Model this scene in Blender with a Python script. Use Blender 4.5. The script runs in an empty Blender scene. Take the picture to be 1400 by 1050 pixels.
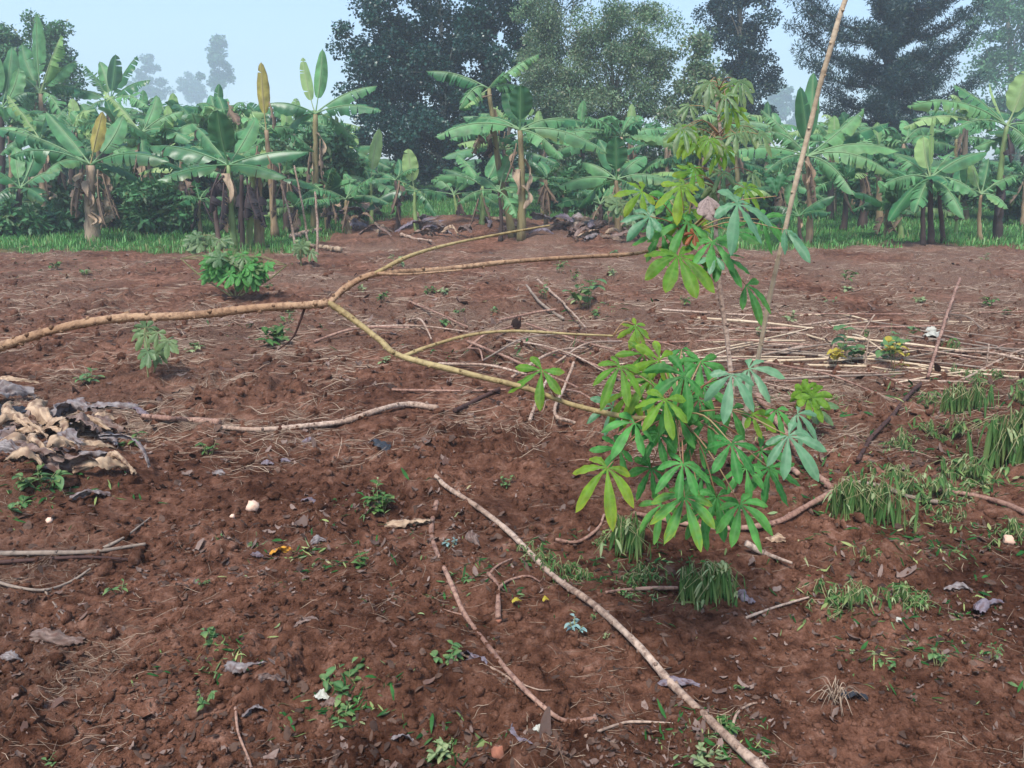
EXPOSURE = 2.05
HAZE = 0.0033
import bpy, math, random
import numpy as np
from mathutils import Vector, Matrix

random.seed(11)
rng = np.random.default_rng(11)
sc = bpy.context.scene
col = sc.collection

# ------------------------------------------------------------------ camera
FPX, PITCH, CAMZ = 1099.0, math.radians(15.0), 1.5
FWD = np.array([0, math.cos(PITCH), -math.sin(PITCH)])
UPV = np.array([0, math.sin(PITCH), math.cos(PITCH)])
RIGHT = np.array([1.0, 0, 0])
CAM = np.array([0, 0, CAMZ])
TOCAM = -FWD


def ray(px, py):
    return FWD + (px - 700) / FPX * RIGHT - (py - 525) / FPX * UPV


def at(px, py, dy):
    """world point seen at photo pixel (px,py), dy metres ahead"""
    r = ray(px, py)
    return CAM + r * (dy / r[1])


# ------------------------------------------------------------------ noise
def _hash(xi, yi, seed):
    h = (xi.astype(np.int64) * 374761393 + yi.astype(np.int64) * 668265263 + seed * 974634777) & 0xffffffff
    h = ((h ^ (h >> 13)) * 1274126177) & 0xffffffff
    h = ((h ^ (h >> 15)) * 2246822519) & 0xffffffff
    return ((h ^ (h >> 16)) & 0xffffff) / float(0x1000000)


def perlin(x, y, seed=0):
    xi, yi = np.floor(x), np.floor(y)
    xf, yf = x - xi, y - yi
    u = xf * xf * xf * (xf * (xf * 6 - 15) + 10)
    v = yf * yf * yf * (yf * (yf * 6 - 15) + 10)

    def g(ax, ay):
        a = _hash(xi + ax, yi + ay, seed) * 2 * math.pi
        return np.cos(a) * (xf - ax) + np.sin(a) * (yf - ay)
    a = g(0, 0) * (1 - u) + g(1, 0) * u
    b = g(0, 1) * (1 - u) + g(1, 1) * u
    return (a * (1 - v) + b * v) * 1.41


def worley(x, y, seed=0):
    xi, yi = np.floor(x), np.floor(y)
    d = np.full(x.shape, 9.0)
    hh = np.zeros(x.shape)
    for ax in (-1, 0, 1):
        for ay in (-1, 0, 1):
            cx = xi + ax
            cy = yi + ay
            dx = cx + _hash(cx, cy, seed) - x
            dy = cy + _hash(cx, cy, seed + 5) - y
            q = dx * dx + dy * dy
            m = q < d
            d = np.where(m, q, d)
            hh = np.where(m, _hash(cx, cy, seed + 9), hh)
    return np.sqrt(d), hh


def clods(x, y, seed):
    """broken angular lumps: tilted polygons with gaps between them"""
    xi, yi = np.floor(x), np.floor(y)
    f1 = np.full(x.shape, 9.0)
    f2 = np.full(x.shape, 9.0)
    hh = np.zeros(x.shape)
    for ax in (-1, 0, 1):
        for ay in (-1, 0, 1):
            cx, cy = xi + ax, yi + ay
            dx = x - cx - _hash(cx, cy, seed)
            dy = y - cy - _hash(cx, cy, seed + 5)
            q = np.sqrt(dx * dx + dy * dy)
            k = _hash(cx, cy, seed + 9)
            tilt = (_hash(cx, cy, seed + 11) - .5) * dx + (_hash(cx, cy, seed + 13) - .5) * dy
            v = np.clip(k - .35, 0, 1) * 1.5 * (1 + 2.2 * tilt)
            m = q < f1
            f2 = np.where(m, f1, np.minimum(f2, q))
            hh = np.where(m, v, hh)
            f1 = np.where(m, q, f1)
    e = np.clip((f2 - f1) * 3.0, 0, 1)
    return hh * e * (1.15 - .5 * f1)


def height(x, y):
    x = np.asarray(x, float)
    y = np.asarray(y, float)
    far = 1.0 / (1.0 + (np.maximum(y, 0) / 7.0) ** 2)
    z = 0.05 * perlin(x * .35 + 3, y * .35, 1) + 0.035 * perlin(x * 1.0, y * 1.0, 2)
    z += 0.026 * perlin(x * 2.6, y * 2.6, 3)
    wx = x + .05 * perlin(x * 5, y * 5, 21)
    wy = y + .05 * perlin(x * 5 + 9, y * 5, 22)
    rough = np.clip(.6 + 1.1 * perlin(x * .8, y * .8, 8), .2, 1.3)
    z += rough * .045 * clods(wx * 2.7 + .3, wy * 2.7, 24)
    z += rough * .054 * clods(wx * 5.0, wy * 5.0, 4)
    z += rough * .028 * clods(wx * 11, wy * 11, 5)
    if far.max() > .12:
        z += rough * far * .015 * clods(wx * 25 + z * 30, wy * 25, 15)
    z += .014 * perlin(x * 7, y * 7, 6)
    z += far * (.014 * perlin(x * 17, y * 17, 7) + .008 * perlin(x * 41, y * 41, 9))
    # low heap of old earth and trash between the field and the grass
    z += .33 * np.exp(-((x + 1.6) / 2.2) ** 2 - ((y - 21) / 1.6) ** 2)
    z += .30 * np.exp(-((x - 1.6) / 1.5) ** 2 - ((y - 18.5) / 1.3) ** 2)
    z += .55 * np.exp(-((x + 5.2) / .9) ** 2 - ((y - 22.5) / 1.2) ** 2)
    z += .18 * np.exp(-((x + 2.35) / .5) ** 2 - ((y - 3.55) / .5) ** 2)
    # the field rises very slightly into the grove
    z += .055 * np.clip(y - 23.2, 0, 40)
    return z


def hgt(x, y):
    return float(height(np.array([x]), np.array([y]))[0])


def on(px, py, lift=0.0):
    """ground point seen at photo pixel (px,py)"""
    z = 0.0
    r = ray(px, py)
    for _ in range(6):
        p = CAM + r * ((CAMZ - z) / (-r[2]))
        z = hgt(p[0], p[1])
    p = CAM + r * ((CAMZ - z) / (-r[2]))
    p[2] += lift
    return p


# ------------------------------------------------------------------ mesh builder
class MB:
    def __init__(s):
        s.v, s.t, s.q3, s.q4, s.n = [], [], [], [], 0

    def add(s, v, quads=None, tris=None, tint=(0, 0, 0)):
        v = np.asarray(v, np.float32).reshape(-1, 3)
        t = np.asarray(tint, np.float32)
        if t.ndim == 1:
            t = np.tile(t, (len(v), 1))
        s.v.append(v)
        s.t.append(t)
        if quads is not None and len(quads):
            s.q4.append(np.asarray(quads, np.int64).reshape(-1, 4) + s.n)
        if tris is not None and len(tris):
            s.q3.append(np.asarray(tris, np.int64).reshape(-1, 3) + s.n)
        s.n += len(v)

    def grid(s, V, tint=(0, 0, 0)):
        """V: (n,m,3)"""
        n, m = V.shape[:2]
        i = np.arange((n - 1) * (m - 1))
        a = (i // (m - 1)) * m + i % (m - 1)
        q = np.stack([a, a + 1, a + m + 1, a + m], 1)
        t = np.asarray(tint, np.float32)
        if t.ndim == 3:
            t = t.reshape(-1, 3)
        s.add(V.reshape(-1, 3), q, tint=t)

    def tube(s, pts, rad, k=8, tint=(0, 0, 0), cap=True):
        pts = np.asarray(pts, float)
        n = len(pts)
        rad = np.broadcast_to(np.asarray(rad, float), (n,))
        T = np.gradient(pts, axis=0)
        T /= np.linalg.norm(T, axis=1)[:, None] + 1e-9
        a = np.array([0, 0, 1.0]) if abs(T[0][2]) < .9 else np.array([1.0, 0, 0])
        N = np.cross(T[0], a)
        N /= np.linalg.norm(N)
        ang = np.arange(k) / k * 2 * math.pi
        V = np.zeros((n, k, 3))
        for i in range(n):
            N = N - T[i] * N.dot(T[i])
            N /= np.linalg.norm(N) + 1e-9
            B = np.cross(T[i], N)
            V[i] = pts[i] + rad[i] * (np.cos(ang)[:, None] * N + np.sin(ang)[:, None] * B)
        q = []
        for i in range(n - 1):
            for j in range(k):
                q.append((i * k + j, i * k + (j + 1) % k, (i + 1) * k + (j + 1) % k, (i + 1) * k + j))
        v = V.reshape(-1, 3)
        tr = []
        if cap:
            v = np.vstack([v, pts[0], pts[-1]])
            for j in range(k):
                tr.append((n * k, (j + 1) % k, j))
                tr.append((n * k + 1, (n - 1) * k + j, (n - 1) * k + (j + 1) % k))
        s.add(v, q, tr, tint)

    def build(s, name, mat, parent=None, smooth=True):
        me = bpy.data.meshes.new(name)
        v = np.concatenate(s.v).astype(np.float32)
        t = np.concatenate(s.t)
        q4 = np.concatenate(s.q4) if s.q4 else np.zeros((0, 4), np.int64)
        q3 = np.concatenate(s.q3) if s.q3 else np.zeros((0, 3), np.int64)
        loops = np.concatenate([q4.ravel(), q3.ravel()]).astype(np.int32)
        starts = np.concatenate([np.arange(len(q4)) * 4, len(q4) * 4 + np.arange(len(q3)) * 3]).astype(np.int32)
        me.vertices.add(len(v))
        off = np.zeros(3, np.float32)
        if parent is not None:
            off = np.array(world_loc(parent), np.float32)
        me.vertices.foreach_set('co', (v - off).ravel())
        me.loops.add(len(loops))
        me.loops.foreach_set('vertex_index', loops)
        me.polygons.add(len(starts))
        me.polygons.foreach_set('loop_start', starts)
        me.update(calc_edges=True)
        a = me.attributes.new('tint', 'FLOAT_COLOR', 'POINT')
        a.data.foreach_set('color', np.concatenate([t, np.ones((len(t), 1), np.float32)], 1).astype(np.float32).ravel())
        if smooth:
            me.polygons.foreach_set('use_smooth', np.ones(len(starts), bool))
        me.materials.append(mat)
        me.validate()
        o = bpy.data.objects.new(name, me)
        col.objects.link(o)
        if parent is not None:
            o.parent = parent
        return o


def world_loc(o):
    p = np.zeros(3)
    while o is not None:
        p += np.array(o.location)
        o = o.parent
    return p


def tag(o, label, cat, group=None, kind=None):
    if label:
        o['label'] = label
    if cat:
        o['category'] = cat
    if group:
        o['group'] = group
    if kind:
        o['kind'] = kind
    return o


def thing(name, label, cat, loc=(0, 0, 0), group=None):
    o = bpy.data.objects.new(name, None)
    o.empty_display_size = .1
    o.location = [float(c) for c in loc]
    col.objects.link(o)
    return tag(o, label, cat, group)


def smooth_path(P, n):
    """Catmull-Rom through the rows of P"""
    P = np.asarray(P, float)
    if len(P) == 2:
        return P[0] + (P[1] - P[0]) * np.linspace(0, 1, n)[:, None]
    Q = np.vstack([2 * P[0] - P[1], P, 2 * P[-1] - P[-2]])
    m = len(P) - 1
    u = np.linspace(0, m - 1e-6, n)
    i = u.astype(int)
    f = (u - i)[:, None]
    p0, p1, p2, p3 = Q[i], Q[i + 1], Q[i + 2], Q[i + 3]
    return .5 * (2 * p1 + (p2 - p0) * f + (2 * p0 - 5 * p1 + 4 * p2 - p3) * f ** 2 + (3 * p1 - p0 - 3 * p2 + p3) * f ** 3)


def unit(v):
    v = np.asarray(v, float)
    return v / (np.linalg.norm(v) + 1e-12)


# ------------------------------------------------------------------ materials
def newmat(name):
    m = bpy.data.materials.new(name)
    m.use_nodes = True
    nt = m.node_tree
    nt.nodes.clear()
    return m, nt


def N(nt, typ, **kw):
    n = nt.nodes.new(typ)
    for k, v in kw.items():
        if k in n.inputs:
            n.inputs[k].default_value = v
        else:
            setattr(n, k, v)
    return n


def L(nt, a, b):
    nt.links.new(a, b)


def mixc(nt, fac, a, b):
    n = nt.nodes.new('ShaderNodeMix')
    n.data_type = 'RGBA'
    for sock, v in ((0, fac), (6, a), (7, b)):
        if hasattr(v, 'is_linked') or isinstance(v, bpy.types.NodeSocket):
            L(nt, v, n.inputs[sock])
        elif sock == 0:
            n.inputs[0].default_value = v
        else:
            n.inputs[sock].default_value = (*v, 1)
    return n.outputs[2]


def tint_rgb(nt):
    a = N(nt, 'ShaderNodeAttribute', attribute_name='tint')
    s = N(nt, 'ShaderNodeSeparateColor')
    L(nt, a.outputs['Color'], s.inputs[0])
    return s.outputs[0], s.outputs[1], s.outputs[2]


def noise(nt, scale, detail=4, rough=.55, coord='Object', stretch=None):
    tc = N(nt, 'ShaderNodeTexCoord')
    n = N(nt, 'ShaderNodeTexNoise')
    n.inputs['Scale'].default_value = scale
    n.inputs['Detail'].default_value = detail
    n.inputs['Roughness'].default_value = rough
    if stretch:
        mp = N(nt, 'ShaderNodeMapping')
        mp.inputs['Scale'].default_value = stretch
        L(nt, tc.outputs[coord], mp.inputs[0])
        L(nt, mp.outputs[0], n.inputs['Vector'])
    else:
        L(nt, tc.outputs[coord], n.inputs['Vector'])
    return n


def ramp(nt, src, stops):
    r = N(nt, 'ShaderNodeValToRGB')
    e = r.color_ramp.elements
    while len(e) < len(stops):
        e.new(.5)
    for el, (p, c) in zip(e, stops):
        el.position = p
        el.color = (*c, 1) if len(c) == 3 else c
    L(nt, src, r.inputs[0])
    return r.outputs[0]


def leafmat(name, a, b, rib, tip, rough=.4, transl=.3, spec=.5, nscale=25, namt=.35):
    """tint R: leaf to leaf variation a..b, G: rib, B: yellow or dry patches"""
    m, nt = newmat(name)
    r, g, bl = tint_rgb(nt)
    c = mixc(nt, r, a, b)
    nz = noise(nt, nscale, 3)
    dark = N(nt, 'ShaderNodeMix', data_type='RGBA', blend_type='MULTIPLY')
    L(nt, c, dark.inputs[6])
    k = ramp(nt, nz.outputs[0], [(.3, (1 - namt,) * 3), (.7, (1 + namt,) * 3)])
    L(nt, k, dark.inputs[7])
    dark.inputs[0].default_value = 1
    sn = noise(nt, nscale * 7, 3, .6)
    sf = ramp(nt, sn.outputs[0], [(.66, (0, 0, 0)), (.74, (.7, .7, .7))])
    ss_ = N(nt, 'ShaderNodeSeparateColor')
    L(nt, sf, ss_.inputs[0])
    c0 = mixc(nt, ss_.outputs[0], dark.outputs[2], tuple(.55 * q for q in tip))
    c = mixc(nt, bl, c0, tip)
    c = mixc(nt, g, c, rib)
    p = N(nt, 'ShaderNodeBsdfPrincipled')
    L(nt, c, p.inputs['Base Color'])
    p.inputs['Roughness'].default_value = rough
    p.inputs['Specular IOR Level'].default_value = spec
    tr = N(nt, 'ShaderNodeBsdfTranslucent')
    L(nt, c, tr.inputs[0])
    mx = N(nt, 'ShaderNodeMixShader')
    mx.inputs[0].default_value = transl
    L(nt, p.outputs[0], mx.inputs[1])
    L(nt, tr.outputs[0], mx.inputs[2])
    o = N(nt, 'ShaderNodeOutputMaterial')
    L(nt, mx.outputs[0], o.inputs[0])
    return m


def drymat(name, a, b, spots=(.05, .035, .025), rough=.85, nscale=30, bump=.4, stretch=None, spot_at=.62, spec=.3):
    m, nt = newmat(name)
    r, g, bl = tint_rgb(nt)
    c = mixc(nt, r, a, b)
    nz = noise(nt, nscale, 6, .65, stretch=stretch)
    f = ramp(nt, nz.outputs[0], [(spot_at - .1, (0, 0, 0)), (spot_at + .1, (1, 1, 1))])
    sp = N(nt, 'ShaderNodeSeparateColor')
    L(nt, f, sp.inputs[0])
    mul = N(nt, 'ShaderNodeMath', operation='MULTIPLY')
    L(nt, sp.outputs[0], mul.inputs[0])
    mul.inputs[1].default_value = .75
    c = mixc(nt, mul.outputs[0], c, spots)
    c = mixc(nt, g, c, spots)
    p = N(nt, 'ShaderNodeBsdfPrincipled')
    L(nt, c, p.inputs['Base Color'])
    p.inputs['Roughness'].default_value = rough
    p.inputs['Specular IOR Level'].default_value = spec
    bp = N(nt, 'ShaderNodeBump')
    bp.inputs['Strength'].default_value = bump
    bp.inputs['Distance'].default_value = .01
    L(nt, nz.outputs[0], bp.inputs['Height'])
    L(nt, bp.outputs[0], p.inputs['Normal'])
    o = N(nt, 'ShaderNodeOutputMaterial')
    L(nt, p.outputs[0], o.inputs[0])
    return m


def soilmat(name, with_grass=True):
    m, nt = newmat(name)
    r, g, bl = tint_rgb(nt)      # R straw cover, G grass, B random
    n1 = noise(nt, 1.3, 4, .6)
    n2 = noise(nt, 14, 8, .7)
    n3 = noise(nt, 70, 6, .75)
    base = ramp(nt, n2.outputs[0], [(.28, (.022, .008, .005)), (.41, (.104, .044, .026)), (.55, (.205, .093, .057)), (.74, (.37, .21, .15))])
    wet = ramp(nt, n1.outputs[0], [(.32, (.48, .44, .43)), (.5, (.95, .95, .95)), (.66, (1.38, 1.42, 1.46))])
    mm = N(nt, 'ShaderNodeMix', data_type='RGBA', blend_type='MULTIPLY')
    mm.inputs[0].default_value = 1
    L(nt, base, mm.inputs[6])
    L(nt, wet, mm.inputs[7])
    straw = ramp(nt, n3.outputs[0], [(.36, (.080, .042, .030)), (.52, (.20, .125, .090)), (.68, (.40, .29, .21))])
    f = N(nt, 'ShaderNodeMath', operation='MULTIPLY')
    L(nt, r, f.inputs[0])
    sp = ramp(nt, n3.outputs[0], [(.40, (.25, .25, .25)), (.58, (1, 1, 1))])
    s2 = N(nt, 'ShaderNodeSeparateColor')
    L(nt, sp, s2.inputs[0])
    L(nt, s2.outputs[0], f.inputs[1])
    c = mixc(nt, f.outputs[0], mm.outputs[2], straw)
    gr = ramp(nt, n2.outputs[0], [(.3, (.022, .055, .016)), (.55, (.05, .13, .035)), (.75, (.10, .15, .05))])
    c = mixc(nt, g, c, gr)
    p = N(nt, 'ShaderNodeBsdfPrincipled')
    L(nt, c, p.inputs['Base Color'])
    p.inputs['Roughness'].default_value = 1.0
    p.inputs['Specular IOR Level'].default_value = .08
    bp = N(nt, 'ShaderNodeBump')
    bp.inputs['Strength'].default_value = 1.0
    bp.inputs['Distance'].default_value = .022
    L(nt, n3.outputs[0], bp.inputs['Height'])
    b2 = N(nt, 'ShaderNodeBump')
    b2.inputs['Strength'].default_value = .8
    b2.inputs['Distance'].default_value = .05
    L(nt, n2.outputs[0], b2.inputs['Height'])
    L(nt, bp.outputs[0], b2.inputs['Normal'])
    L(nt, b2.outputs[0], p.inputs['Normal'])
    o = N(nt, 'ShaderNodeOutputMaterial')
    L(nt, p.outputs[0], o.inputs[0])
    return m


M = {}
M['soil'] = soilmat('red_soil')
M['cassava'] = leafmat('cassava_leaf', (.026, .170, .030), (.080, .295, .060), (.16, .35, .12), (.36, .42, .03), .55, .42, .28, 30, .4)
M['cassava_yellow'] = leafmat('yellowing_cassava_leaf', (.065, .22, .022), (.15, .30, .022), (.22, .34, .08), (.42, .38, .03), .55, .48, .25, 30, .4)
M['cassava_pale'] = leafmat('sky_sheen_cassava_leaf', (.055, .185, .080), (.11, .255, .125), (.2, .34, .2), (.2, .3, .1), .5, .3, .5, 30, .25)  # paler, bluer base colour paints the sky's sheen onto these leaves
M['cassava_back'] = leafmat('far_cassava_leaf', (.055, .15, .060), (.15, .22, .075), (.18, .26, .12), (.30, .29, .10), .45, .35, .4, 12, .3)
M['petiole'] = drymat('red_leaf_stalk', (.22, .09, .05), (.30, .22, .10), (.15, .03, .03), .5, 20, .1)
M['bud'] = drymat('withered_bud', (.25, .19, .17), (.33, .25, .22), (.08, .05, .05), .8, 60, .5)
M['redleaf'] = leafmat('reddened_leaf', (.24, .05, .02), (.30, .12, .03), (.3, .1, .06), (.1, .03, .02), .5, .3, .3)
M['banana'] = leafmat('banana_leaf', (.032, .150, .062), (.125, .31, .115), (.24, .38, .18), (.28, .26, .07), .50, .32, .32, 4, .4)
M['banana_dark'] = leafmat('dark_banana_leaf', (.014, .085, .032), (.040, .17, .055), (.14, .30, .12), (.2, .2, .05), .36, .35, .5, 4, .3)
M['banana_new'] = leafmat('new_banana_leaf', (.24, .42, .14), (.36, .52, .20), (.46, .56, .28), (.42, .38, .09), .42, .42, .4, 5, .2)
M['banana_yellow'] = leafmat('yellow_banana_leaf', (.42, .36, .08), (.50, .40, .12), (.5, .42, .2), (.2, .13, .06), .55, .35, .3, 6, .4)
M['banana_dead'] = leafmat('dead_banana_leaf', (.11, .075, .06), (.21, .145, .105), (.24, .17, .11), (.05, .035, .03), .8, .15, .2, 9, .5)
M['banana_black'] = leafmat('blackened_banana_leaf', (.022, .018, .022), (.05, .038, .04), (.08, .055, .05), (.02, .02, .02), .7, .1, .3, 9, .5)
M['pseudostem'] = drymat('banana_stem', (.20, .17, .075), (.30, .20, .12), (.07, .045, .03), .6, 7, .4, (1, 1, .25), .56)
M['greenstem'] = drymat('green_banana_stem', (.15, .24, .08), (.22, .30, .11), (.12, .08, .05), .5, 7, .3, (1, 1, .25), .62)
M['darkstem'] = drymat('dark_banana_stem', (.045, .032, .028), (.08, .05, .04), (.02, .015, .012), .8, 9, .5, (1, 1, .25))
M['sheath'] = drymat('dry_sheath', (.26, .18, .12), (.44, .33, .22), (.09, .06, .045), .85, 12, .5, (1, 1, .3), .58)
M['bark'] = drymat('tree_bark', (.16, .14, .10), (.26, .23, .17), (.06, .05, .04), .9, 6, .6, (1, 1, .3))
M['palebark'] = drymat('pale_tree_bark', (.38, .37, .29), (.50, .48, .40), (.20, .19, .14), .85, 6, .5, (1, 1, .4))
M['crown_dark'] = leafmat('dark_tree_leaf', (.007, .042, .034), (.018, .082, .054), (.05, .1, .05), (.06, .10, .05), .38, .15, .5, 1.5, .5)
M['crown_grey'] = leafmat('grey_green_leaf', (.095, .19, .095), (.19, .29, .145), (.2, .2, .12), (.26, .26, .17), .5, .35, .4, 1.0, .5)
M['crown_mid'] = leafmat('mid_tree_leaf', (.045, .14, .06), (.10, .23, .095), (.1, .16, .08), (.14, .18, .08), .45, .25, .4, 1.0, .5)
M['conifer'] = leafmat('conifer_needle', (.005, .026, .028), (.014, .050, .044), (.05, .08, .05), (.075, .12, .055), .5, .1, .4, 1.5, .5)
M['shrub'] = leafmat('shrub_leaf', (.040, .14, .055), (.095, .25, .095), (.1, .2, .1), (.12, .16, .06), .45, .3, .4, 2.0, .5)
M['grass'] = leafmat('grass_blade', (.075, .26, .055), (.16, .37, .10), (.2, .3, .1), (.26, .24, .10), .5, .35, .4, 3, .4)
M['stem'] = drymat('cassava_bark', (.29, .165, .090), (.43, .275, .165), (.11, .052, .028), .7, 48, .9, None, .56, .3)
M['greenwood'] = drymat('green_cassava_twig', (.28, .20, .085), (.40, .315, .15), (.14, .085, .04), .6, 48, .7, None, .60, .3)
M['stick'] = drymat('bare_stick', (.33, .215, .15), (.54, .41, .32), (.11, .06, .042), .85, 46, .9, None, .55)
M['pinkstick'] = drymat('reddish_stick', (.25, .135, .095), (.42, .26, .19), (.09, .036, .028), .8, 46, .9, None, .55)
M['darkstick'] = drymat('dark_stick', (.045, .020, .016), (.09, .045, .035), (.02, .012, .01), .8, 30, .5)
M['greystick'] = drymat('grey_stick', (.20, .15, .115), (.31, .24, .185), (.08, .06, .05), .85, 30, .5)
M['polewood'] = drymat('pole_wood', (.46, .345, .225), (.60, .48, .34), (.24, .15, .09), .75, 30, .4, None, .66)
M['brownlitter'] = drymat('brown_litter', (.035, .020, .015), (.12, .072, .052), (.02, .012, .01), .9, 50, .4, None, .6, .2)
M['straw'] = drymat('straw', (.12, .072, .050), (.42, .315, .225), (.08, .048, .035), .85, 40, .2)
M['litter'] = drymat('leaf_litter', (.075, .045, .034), (.235, .165, .135), (.085, .036, .024), .8, 50, .4, None, .6, .4)
M['tan'] = drymat('tan_banana_sheath', (.29, .19, .12), (.47, .34, .225), (.09, .042, .028), .75, 16, .5, None, .6)
M['greyleaf'] = drymat('grey_dead_leaf', (.125, .105, .102), (.25, .215, .205), (.085, .036, .024), .6, 22, .5, None, .58, .5)
M['purpleleaf'] = drymat('purple_dead_leaf', (.120, .098, .120), (.20, .168, .190), (.085, .036, .026), .65, 30, .4)
M['weed'] = leafmat('weed_leaf', (.032, .115, .028), (.085, .20, .062), (.2, .3, .12), (.34, .36, .10), .45, .3, .4, 30, .3)
M['wilted'] = leafmat('wilted_leaf', (.008, .048, .010), (.030, .125, .024), (.16, .24, .08), (.34, .38, .14), .65, .2, .2, 30, .3)
M['wiltedpale'] = leafmat('pale_wilted_leaf', (.09, .16, .055), (.22, .30, .13), (.4, .45, .25), (.42, .38, .2), .65, .25, .2, 30, .3)
M['weedstem'] = drymat('weed_stem', (.15, .16, .06), (.27, .25, .12), (.12, .08, .04), .6, 30, .2)
M['yellow'] = leafmat('yellow_leaf', (.42, .33, .03), (.50, .42, .05), (.5, .4, .1), (.3, .2, .05), .5, .3, .3, 20, .3)
M['orange'] = drymat('orange_leaf', (.50, .20, .02), (.60, .30, .03), (.25, .07, .02), .6, 40, .3)
M['paleclod'] = drymat('pale_clod', (.60, .38, .27), (.70, .48, .36), (.40, .22, .15), .9, 40, .4)
M['orangeclod'] = drymat('orange_clod', (.26, .10, .06), (.36, .155, .095), (.25, .08, .045), .9, 40, .4)
M['whiteleaf'] = drymat('bleached_leaf', (.38, .37, .31), (.46, .45, .39), (.25, .25, .2), .7, 40, .3)
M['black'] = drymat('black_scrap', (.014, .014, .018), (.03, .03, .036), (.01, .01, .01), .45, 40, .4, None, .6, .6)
M['blueleaf'] = leafmat('blue_green_leaf', (.14, .27, .26), (.22, .36, .34), (.3, .4, .36), (.3, .3, .2), .4, .2, .5, 40, .3)
# ------------------------------------------------------------------ world, sun, camera
SUN_EL, SUN_AZ = math.radians(58), math.radians(200)
w = bpy.data.worlds.new("World")
sc.world = w
w.use_nodes = True
nt = w.node_tree
nt.nodes.clear()
sky = nt.nodes.new('ShaderNodeTexSky')
sky.sky_type = 'NISHITA'
sky.sun_disc = False
sky.sun_elevation = SUN_EL
sky.sun_rotation = SUN_AZ
sky.air_density = 1.0
sky.dust_density = 0.8
sky.ozone_density = 2.2
bg = nt.nodes.new('ShaderNodeBackground')
bg.inputs[1].default_value = 0.062
wo = nt.nodes.new('ShaderNodeOutputWorld')
L(nt, sky.outputs[0], bg.inputs[0])
L(nt, bg.outputs[0], wo.inputs[0])

sd = bpy.data.lights.new('sun', 'SUN')
sd.energy = 1.5
sd.angle = math.radians(15)
sd.color = (1.0, .95, .88)
so = bpy.data.objects.new('sun', sd)
col.objects.link(so)
so.rotation_euler = (math.radians(90) - SUN_EL, 0, math.radians(180) - SUN_AZ)

cd = bpy.data.cameras.new('camera')
cam = bpy.data.objects.new('camera', cd)
col.objects.link(cam)
cam.location = (0, 0, CAMZ)
cam.rotation_euler = (math.radians(90) - PITCH, 0, 0)
cd.sensor_width = 36
cd.lens = 36 * FPX / 1400
cd.clip_end = 3000
sc.camera = cam
sc.view_settings.view_transform = 'Standard'
sc.view_settings.look = 'None'
sc.view_settings.gamma = 1
sc.view_settings.exposure = EXPOSURE
sc.render.engine = 'CYCLES'
cy = sc.cycles
cy.use_denoising = True
try:
    cy.denoiser = 'OPENIMAGEDENOISE'
except Exception:
    pass
cy.max_bounces = 6
cy.diffuse_bounces = 3
cy.glossy_bounces = 2
cy.transmission_bounces = 4
cy.transparent_max_bounces = 4
cy.volume_bounces = 1
cy.sample_clamp_indirect = 6

# ------------------------------------------------------------------ haze
hz = bpy.data.meshes.new('haze')
X0, X1, Y0, Y1, Z0, Z1 = -570, 570, -30, 430, -1.6, 54
vv = [(x, y, z) for x in (X0, X1) for y in (Y0, Y1) for z in (Z0, Z1)]
hz.from_pydata(vv, [], [(0, 1, 3, 2), (4, 6, 7, 5), (0, 4, 5, 1), (2, 3, 7, 6), (0, 2, 6, 4), (1, 5, 7, 3)])
hm, nt = newmat('haze_air')
pv = nt.nodes.new('ShaderNodeVolumePrincipled')
pv.inputs['Color'].default_value = (.80, .91, 1.0, 1)
pv.inputs['Density'].default_value = HAZE
pv.inputs['Anisotropy'].default_value = 0.2
mo = nt.nodes.new('ShaderNodeOutputMaterial')
L(nt, pv.outputs[0], mo.inputs['Volume'])
hz.materials.append(hm)
ho = bpy.data.objects.new('haze', hz)
col.objects.link(ho)
tag(ho, 'thin pale blue morning haze over the field and grove', 'haze', kind='stuff')

# ------------------------------------------------------------------ ground
ths = np.linspace(math.radians(52), math.radians(5.1), 600)
rows = list(1.5 / np.tan(ths))
pre = list(np.linspace(-25, rows[0] - .15, 10))
y = rows[-1]
post = []
stp = .19
while y < 30:
    y += stp
    post.append(y)
while y < 420:
    stp *= 1.12
    y += stp
    post.append(min(y, 421))
ys = np.array(pre + rows + post)
ss = np.linspace(-1.15, 1.15, 1040)
ww = np.maximum(ys + 1.0, 1.6)
inner = ww[:, None] * ss[None, :]
k = np.linspace(0, 1, 15)[1:] ** 3
edge = 1.15 * ww
outer = edge[:, None] + (560 - edge[:, None]) * k[None, :]
gx = np.concatenate([-outer[:, ::-1], inner, outer], 1)
gy = np.repeat(ys[:, None], gx.shape[1], 1)
gz = np.zeros_like(gx)
for i in range(0, len(ys), 60):
    gz[i:i + 60] = height(gx[i:i + 60], gy[i:i + 60])


def field_edge(x, y):
    """distance at which soil gives way to grass, by bearing"""
    s = x / np.maximum(y, 1)
    e = 15.3 + 8.6 * np.clip((s + .26) / .10, 0, 1) - 7.6 * np.clip((s - .13) / .12, 0, 1)
    return e + 1.1 * perlin(x * .5, y * .4, 31) + .6 * perlin(x * 1.7, y * 1.7, 32)


def straw_cover(x, y):
    s = x / np.maximum(y, 1)
    c = np.clip((y - 4.2) / 2.5, 0, 1) * (.42 + .45 * np.clip((s + .15) / .35, 0, 1))
    c = c + np.clip(1.2 * perlin(x * .55, y * .55, 41) + .7 * perlin(x * 1.6, y * 1.6, 42) - .12, 0, .6)
    c = c * np.clip(.75 + 1.1 * perlin(x * .9 + 4, y * .45, 43), .05, 1.15)
    c = np.where((y > 3.6) & (y < 6.5) & (np.abs(s) < .28), c * .35, c)
    return np.clip(c, 0, 1)


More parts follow.
